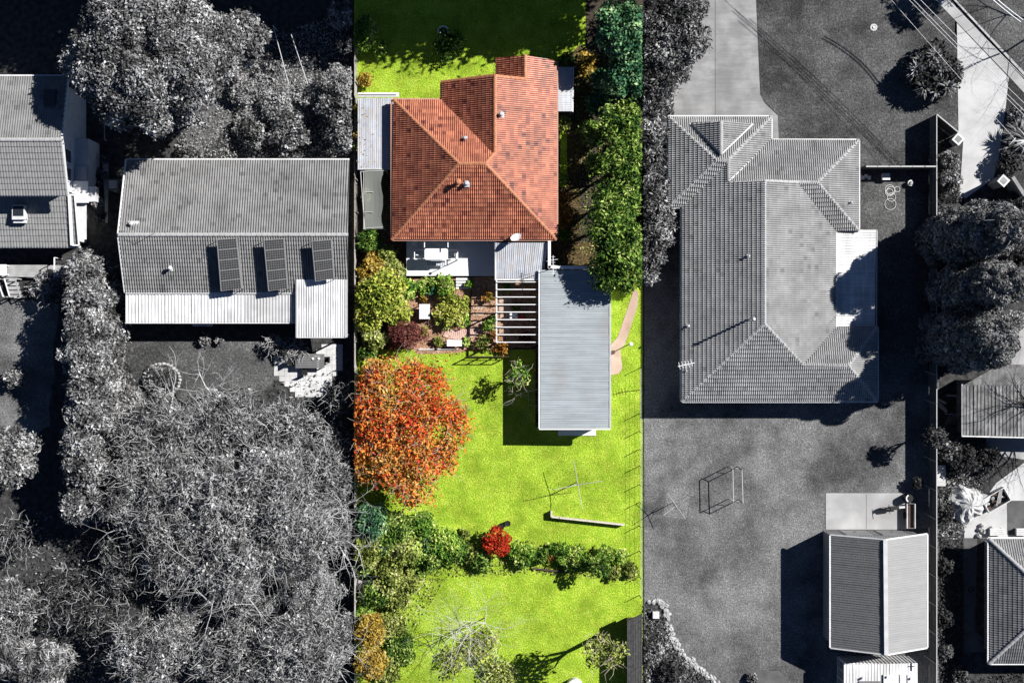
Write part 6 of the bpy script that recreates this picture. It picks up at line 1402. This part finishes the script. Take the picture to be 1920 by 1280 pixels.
# autumn tree, drawn out of several crowns
al = []
for i, (x, y, r, hc_) in enumerate(((748, 800, 3.0, 4.4), (728, 735, 2.1, 4.0), (798, 742, 2.0, 3.8), (825, 805, 2.0, 3.6), (770, 880, 2.2, 3.6), (700, 860, 2.0, 3.6), (690, 780, 2.0, 4.0), (852, 770, 1.0, 3.0), (702, 705, 1.2, 3.2), (765, 925, 1.1, 2.6), (830, 860, 1.2, 2.8), (770, 700, 1.1, 3.0))):
    al += lobes_round(x, y, hc_, r, r * .55, 12, 700 + i, .34)
plant('autumn_tree', 'large autumn tree with orange and red leaves by the left fence', 'tree', al, 'lf_autumn', 88, .25, .45, seed=700, clip=CM, twigs=2.4, twig_mat='twig_brown', twlen=.8, tww=.03, nl=12, jag=1.0, shell=.45, r0=.18)
Sb('golden bush at the left fence between the green shrubs and the autumn tree', 700, 700, 22, 2.4, 'lf_gold', CM)
T('small_tree', 'small pale-leaved tree in the garage shadow', 972, 705, .95, 3.1, 'lf_fresh', 70, .22, k=9, clip=CM, twigs=4, twlen=.5, tww=.03, twig_mat='twig_brown')
c = W(990, 735, 1.6); t = thing('bare_shrub', 'bare pale-branched shrub below the small pale-leaved tree', 'shrub', (c.x, c.y, 0)); branching(Vector((c.x, c.y, 0)), 2.0, 1, 61, .035, 3, 4, start=.4).build('limbs', 'bark_pale', t)
# lower border
for i, (x, y, r, h, lf) in enumerate(((700, 975, 34, 3.4, 'lf_teal'), (745, 990, 32, 2.8, 'lf_green'), (790, 985, 28, 2.4, 'lf_fresh'), (690, 1030, 32, 3.0, 'lf_olive'), (750, 1030, 34, 2.4, 'lf_olive'), (830, 1020, 30, 2.0, 'lf_fresh'), (730, 1085, 28, 2.6, 'lf_olive'), (790, 1060, 18, 1.2, 'lf_green'), (685, 1060, 20, 2.4, 'lf_green'), (805, 1010, 22, 2.0, 'lf_teal'), (770, 1090, 20, 1.6, 'lf_olive'), (840, 1045, 14, 1.2, 'lf_fresh'))):
    Sb(['blue-green bush at the left fence under the autumn tree', 'green bush right of the blue-green one under the autumn tree', 'fresh green bush at the foot of the autumn tree', 'olive bush at the left fence above the board panel', 'wide olive bush in the middle of the lower border', 'fresh green round bush ending the lower left border', 'olive bush right of the weathered board panel', 'low dark green bush in the gap of the lower border', 'green bush at the left fence just above the board panel', 'blue-green bush left of the fresh round one', 'olive low bush at the lower lawn edge', 'small fresh bush beside the black shade of the border'][i], x, y, r, h, lf, CM, size=.24, k=12)
T('red_maple', 'small bright red maple in the lower border', 934, 1015, 1.05, 1.9, 'lf_red', 260, .18, k=10, sq=(1.05, .95), cat='tree')
Sb('shaded green shrub left of the red maple', 880, 1035, 20, 1.0, 'lf_olive', dens=110); Sb('small pale rock plant at the lawn edge left of the red maple', 872, 1000, 10, .4, 'lf_olive', dens=80)
hx = [(968, 1032, 16, 1.1), (992, 1038, 17, 1.1), (1015, 1040, 15, 1.0), (1052, 1035, 18, 1.3), (1078, 1040, 20, 1.5), (1100, 1052, 18, 1.3), (1133, 1038, 18, 1.4), (1160, 1042, 17, 1.4)]
for i, (x, y, r, h) in enumerate(hx): Sb(['first clump of the green garden hedge, touching the red maple', 'second clump of the green garden hedge', 'third clump of the green garden hedge, before the dry gap', 'fourth clump of the green garden hedge, after the dry gap', 'fifth and largest clump of the green garden hedge', 'sixth clump of the green garden hedge, hanging low', 'seventh clump of the garden hedge, left of the right end', 'last clump of the garden hedge at the right end'][i], x, y, r, h, 'lf_green' if i in (2, 5) else 'lf_fresh', dens=150, size=.26, aspect=.3, group='clumps of the garden hedge')
Sb('dry brown plant in the gap of the garden hedge', 1035, 1040, 11, .8, 'lf_orange'); Sb('brown and green plant below the hedge right end', 1150, 1072, 16, .7, 'lf_olive', CM); Sb('olive plant at the right divide below the hedge', 1182, 1068, 14, .8, 'lf_olive', CM)
T('small_tree', 'small tree above the hedge throwing a leafy shadow on the lower lawn', 1128, 1062, .8, 3.0, 'lf_green', 90, .22, k=8)
Sb('golden hedge at the bottom left corner of the middle yard', 693, 1180, 28, 3.4, 'lf_gold', CM, k=14, size=.22, dens=150); Sb('lower part of the golden hedge at the bottom left corner', 695, 1240, 30, 3.6, 'lf_gold', CM, k=14, size=.22, dens=150); Sb('green bush above the golden hedge', 683, 1145, 16, 1.6, 'lf_fresh', CM)
for i, (x, y, h, r1) in enumerate(((880, 1188, 5.0, 1.0), (908, 1175, 4.2, .9), (852, 1205, 4.6, 1))):
    c = W(x, y, h * .8); b = Vector((c.x, c.y, 0)); t = thing('bare_tree', ['white-branched bare tree in the middle of the lower lawn', 'smaller white-branched bare tree right of the middle one', 'white-branched bare tree nearest the bottom left hedge'][i], 'tree', b, 'white bare trees on the lower lawn'); branching(b, h * .8, 1, 90 + i, .038, 4, 6, upw=.4, start=h * .45).build('limbs', 'bark_pale', t)
Sb('loose pale weeds under the white bare trees', 905, 1210, 34, .9, 'lf_yellow', dens=60, size=.2, k=12); Sb('loose weeds at the left under the white bare trees', 850, 1240, 30, .6, 'lf_yellow', dens=50, size=.2, k=10); Sb('loose weeds at the bottom edge of the lower lawn', 940, 1265, 34, .7, 'lf_olive', dens=60, size=.2, k=12)
T('small_tree', 'small yellow-green tree with a long thin shadow on the lower lawn', 1132, 1220, 1.4, 6.6, 'lf_olive', 75, .26, rz=1.5, k=12, lob=.3, clip=CM, jag=.6, twigs=3, twig_mat='twig_brown')
c = W(671, 1250, 3.6)
for (x, y, r, h, lf, lab) in ((725, 1010, 30, 2.8, 'lf_green', 'dark green bush deep in the lower left border'), (770, 1025, 26, 2.0, 'lf_fresh', 'fresh bush in the middle of the lower left border'), (805, 1045, 24, 1.6, 'lf_green', 'green bush at the shaded lower edge of the border'), (705, 1110, 26, 2.0, 'lf_green', 'dark bush below the weathered board panel'), (745, 1120, 22, 1.4, 'lf_olive', 'olive bush where the lower border meets the lawn'), (855, 1030, 22, 1.4, 'lf_green', 'green bush between the fresh round bush and the red maple'),
        (902, 1050, 20, 1.0, 'lf_green', 'low green bush under the red maple'), (980, 1048, 16, .9, 'lf_green', 'low green plant under the first hedge clumps'), (1066, 1052, 16, .9, 'lf_green', 'low green plant under the largest hedge clump'), (1120, 1048, 16, 1.1, 'lf_fresh', 'fresh plant closing the garden hedge near its right end'), (1035, 1030, 12, .9, 'lf_fresh', 'small fresh plant at the top of the dry hedge gap'),
        (735, 1170, 26, 1.0, 'lf_olive', 'rough weedy shrub right of the golden hedge'), (750, 1215, 28, .9, 'lf_green', 'dark weedy shrub at the bottom left lawn edge'), (725, 1250, 26, .9, 'lf_olive', 'weedy shrub at the bottom beside the golden hedge'),
        (1110, 250, 24, 2.2, 'lf_green', 'dark green undergrowth beside the shaded path, upper'), (1118, 310, 22, 2.0, 'lf_green', 'dark green undergrowth beside the shaded path, middle'), (1120, 195, 22, 2.4, 'lf_teal', 'dark undergrowth beneath the blue-green trees'), (1128, 150, 20, 2.6, 'lf_teal', 'shaded bush at the foot of the blue-green trees')):
    Sb(lab, x, y, r, h, lf, CM, size=.24, k=12, jag=.6)
# --- right yard
def strip(lst, labs, lf, **kw):
    for (x, y, r, h), lab in zip(lst, labs): T('tree', lab, x, y, r, h, lf, 140, .3, clip=CR, trunk='bark_grey', **kw)
for (x, y, r, h, lab) in ((1232, 25, 2.2, 4.6, 'tree at the very top of the right divide beside the drive'), (1280, 20, 1.7, 4.6, 'tree overhanging the top of the grey drive'), (1285, 75, 1.7, 4.4, 'tree bulging over the middle of the grey drive'), (1235, 85, 2.1, 4.4, 'second tree down the right divide beside the drive'), (1252, 130, 1.7, 4.0, 'third tree down the right divide beside the drive'), (1222, 155, 1.4, 3.6, 'leafy tree on the right divide just above the grey tiled house'),
        (1228, 200, 1.1, 3.2, 'leafy tree on the right divide level with the roof corner'), (1222, 250, 1.1, 3.4, 'leafy tree on the right divide beside the upper roof'), (1226, 300, 1.1, 3.2, 'leafy tree on the right divide beside the middle of the upper roof'), (1224, 350, 1.2, 3.4, 'leafy tree on the right divide at the roof step'), (1230, 395, 1.4, 3.4, 'leafy tree on the right divide bulging below the roof step'), (1232, 440, 1.35, 3.4, 'leafy tree on the right divide, second below the roof step'), (1224, 480, 1.0, 3.0, 'leafy tree on the right divide, third below the roof step'), (1216, 515, .7, 2.6, 'last small crown of the right divide row')):
    T('tree', lab, x, y, r, h, 'lf_grey_mid' if y < 190 else 'lf_grey_bright', 120, .28, rz=min(r * .8, h * .4), clip=CR, trunk='bark_grey', k=16, lob=.32, aspect=.36, jag=.5, group='leafy row along the right divide')
T('bush', 'dark rounded bush inside the spiky palm clump on the top right lawn', 1748, 135, 1.9, 1.9, 'lf_grey_dark', 110, .3, rz=.9, k=14, trunk='bark_grey', cat='bush')
spiky('palm_clump', 'dark domed clump of spiky palms on the top right lawn', 'palm', 1750, 132, 1.6, 1.5, 75, 'lf_grey_mid', 5, heads=14, spread=1.75, L=.95)
Sb('round shrub at the right foot of the palm clump', 1772, 165, 17, 1.6, 'lf_grey_mid', trunk='bark_grey')
spiky('palm_clump', 'spiky palm right of the white drive at the right edge', 'palm', 1916, 262, 1.0, .9, 110, 'lf_grey_bright', 8, heads=3, spread=.7, L=1.4, el1=.55)
for (x, y, r, h, lf, lab) in ((1890, 305, 24, 1.6, 'lf_grey_dark', 'dark shrub below the right edge palm'), (1780, 300, 17, 1.3, 'lf_grey_bright', 'leafy shrub between the long fence and the white drive'), (1782, 340, 18, 1.3, 'lf_grey_bright', 'leafy shrub between fence and drive, lower one'), (1775, 268, 10, 1.1, 'lf_grey_dark', 'dark shrub in the corner of the diagonal fence'),
    (1905, 215, 16, 1, 'lf_grey_mid', 'grassy shrub above the right edge palm'), (1845, 392, 18, 1.2, 'lf_grey_bright', 'bright shrub between the drive end and the first conifer'), (1900, 385, 26, 1.6, 'lf_grey_dark', 'dark shrub at the right edge behind the first conifer'), (1910, 480, 22, 1.6, 'lf_grey_dark', 'dark shrub between the first and second conifer at the right edge'), (1905, 600, 20, 1.2, 'lf_grey_soft', 'pale soft shrub right of the last conifer'),
    (1775, 838, 26, 1.8, 'lf_grey_mid', 'soft shrub below the timber pile'), (1805, 860, 26, 2, 'lf_grey_dark', 'dark shrub below the old shed'), (1850, 862, 24, 1.5, 'lf_grey_dark', 'dark low shrub left of the bare tree'), (1770, 960, 18, 1.2, 'lf_grey_dark', 'dark shrub left of the tarpaulin'), (1775, 1060, 16, 1.1, 'lf_grey_dark', 'dark shrub beside the long fence at the shed'), (1768, 1160, 18, 1.4, 'lf_grey_dark', 'lower dark shrub beside the long fence'), (1770, 1220, 16, 1.4, 'lf_grey_mid', 'shrub beside the long fence near the bottom'), (1800, 1262, 16, 1, 'lf_grey_mid', 'shrub at the bottom edge below the narrow path'), (1222, 1220, 20, .9, 'lf_grey_mid', 'low shrub in the stone-edged bed'), (1255, 1262, 22, .9, 'lf_grey_dark', 'dark low shrub at the bottom of the stone-edged bed'), (1410, 1270, 10, .6, 'lf_grey_mid', 'small plant at the bottom edge of the grey lawn'), (1720, 905, 10, 1.4, 'lf_grey_dark', 'thin dark shrub in the fence shadow above the slab')):
    Sb(lab, x, y, r, h, lf, CR, trunk='bark_grey')
T('small_tree', 'slim tree by the long fence throwing a feathery shadow on the lawn', 1752, 820, .8, 3.6, 'lf_grey_dark', 90, .24, trunk='bark_grey')
# three big clipped conifers
def conifer(lab, px, py, rx, ry, h, seed):
    b = W(px, py); lb = []; rn = random.Random(seed)
    for j in range(12):
        z = h * (.06 + .86 * j / 11); f_ = math.sqrt(max(0.02, 1 - (z / h) ** 2.5)); lb.append((b.x, b.y, z, rx * f_, ry * f_, .9))
    for j in range(60):
        a = rn.uniform(0, 6.28); z = h * rn.random() ** .8 * .97; f_ = math.sqrt(max(.02, 1 - (z / h) ** 2.5)) * .93; s_ = rn.uniform(.4, .75); lb.append((b.x + math.cos(a) * rx * f_, b.y + math.sin(a) * ry * f_, z, s_, s_, s_))
    plant('conifer', lab, 'tree', lb, 'lf_conifer', 230, .2, .6, seed=seed, trunk='bark_grey', group='big clipped conifers by the right fence', jag=.06, shell=.85, rnd=.6)
conifer('topmost and largest clipped conifer right of the long fence', 1780, 450, 2.8, 2.1, 12, 11)
conifer('middle clipped conifer of the three by the long fence', 1790, 545, 2.6, 1.7, 11.5, 12)
conifer('lowest clipped conifer of the three by the long fence', 1778, 637, 2.7, 2.1, 11, 13)
c = W(1945, 775, 0); t = thing('bare_tree', 'dark bare tree spreading over the old shed at the right edge', 'tree', (c.x, c.y, 0)); branching(c, 5.5, 1, 31, .16, 4, 6, start=1.8).build('limbs', 'bark_dark', t)
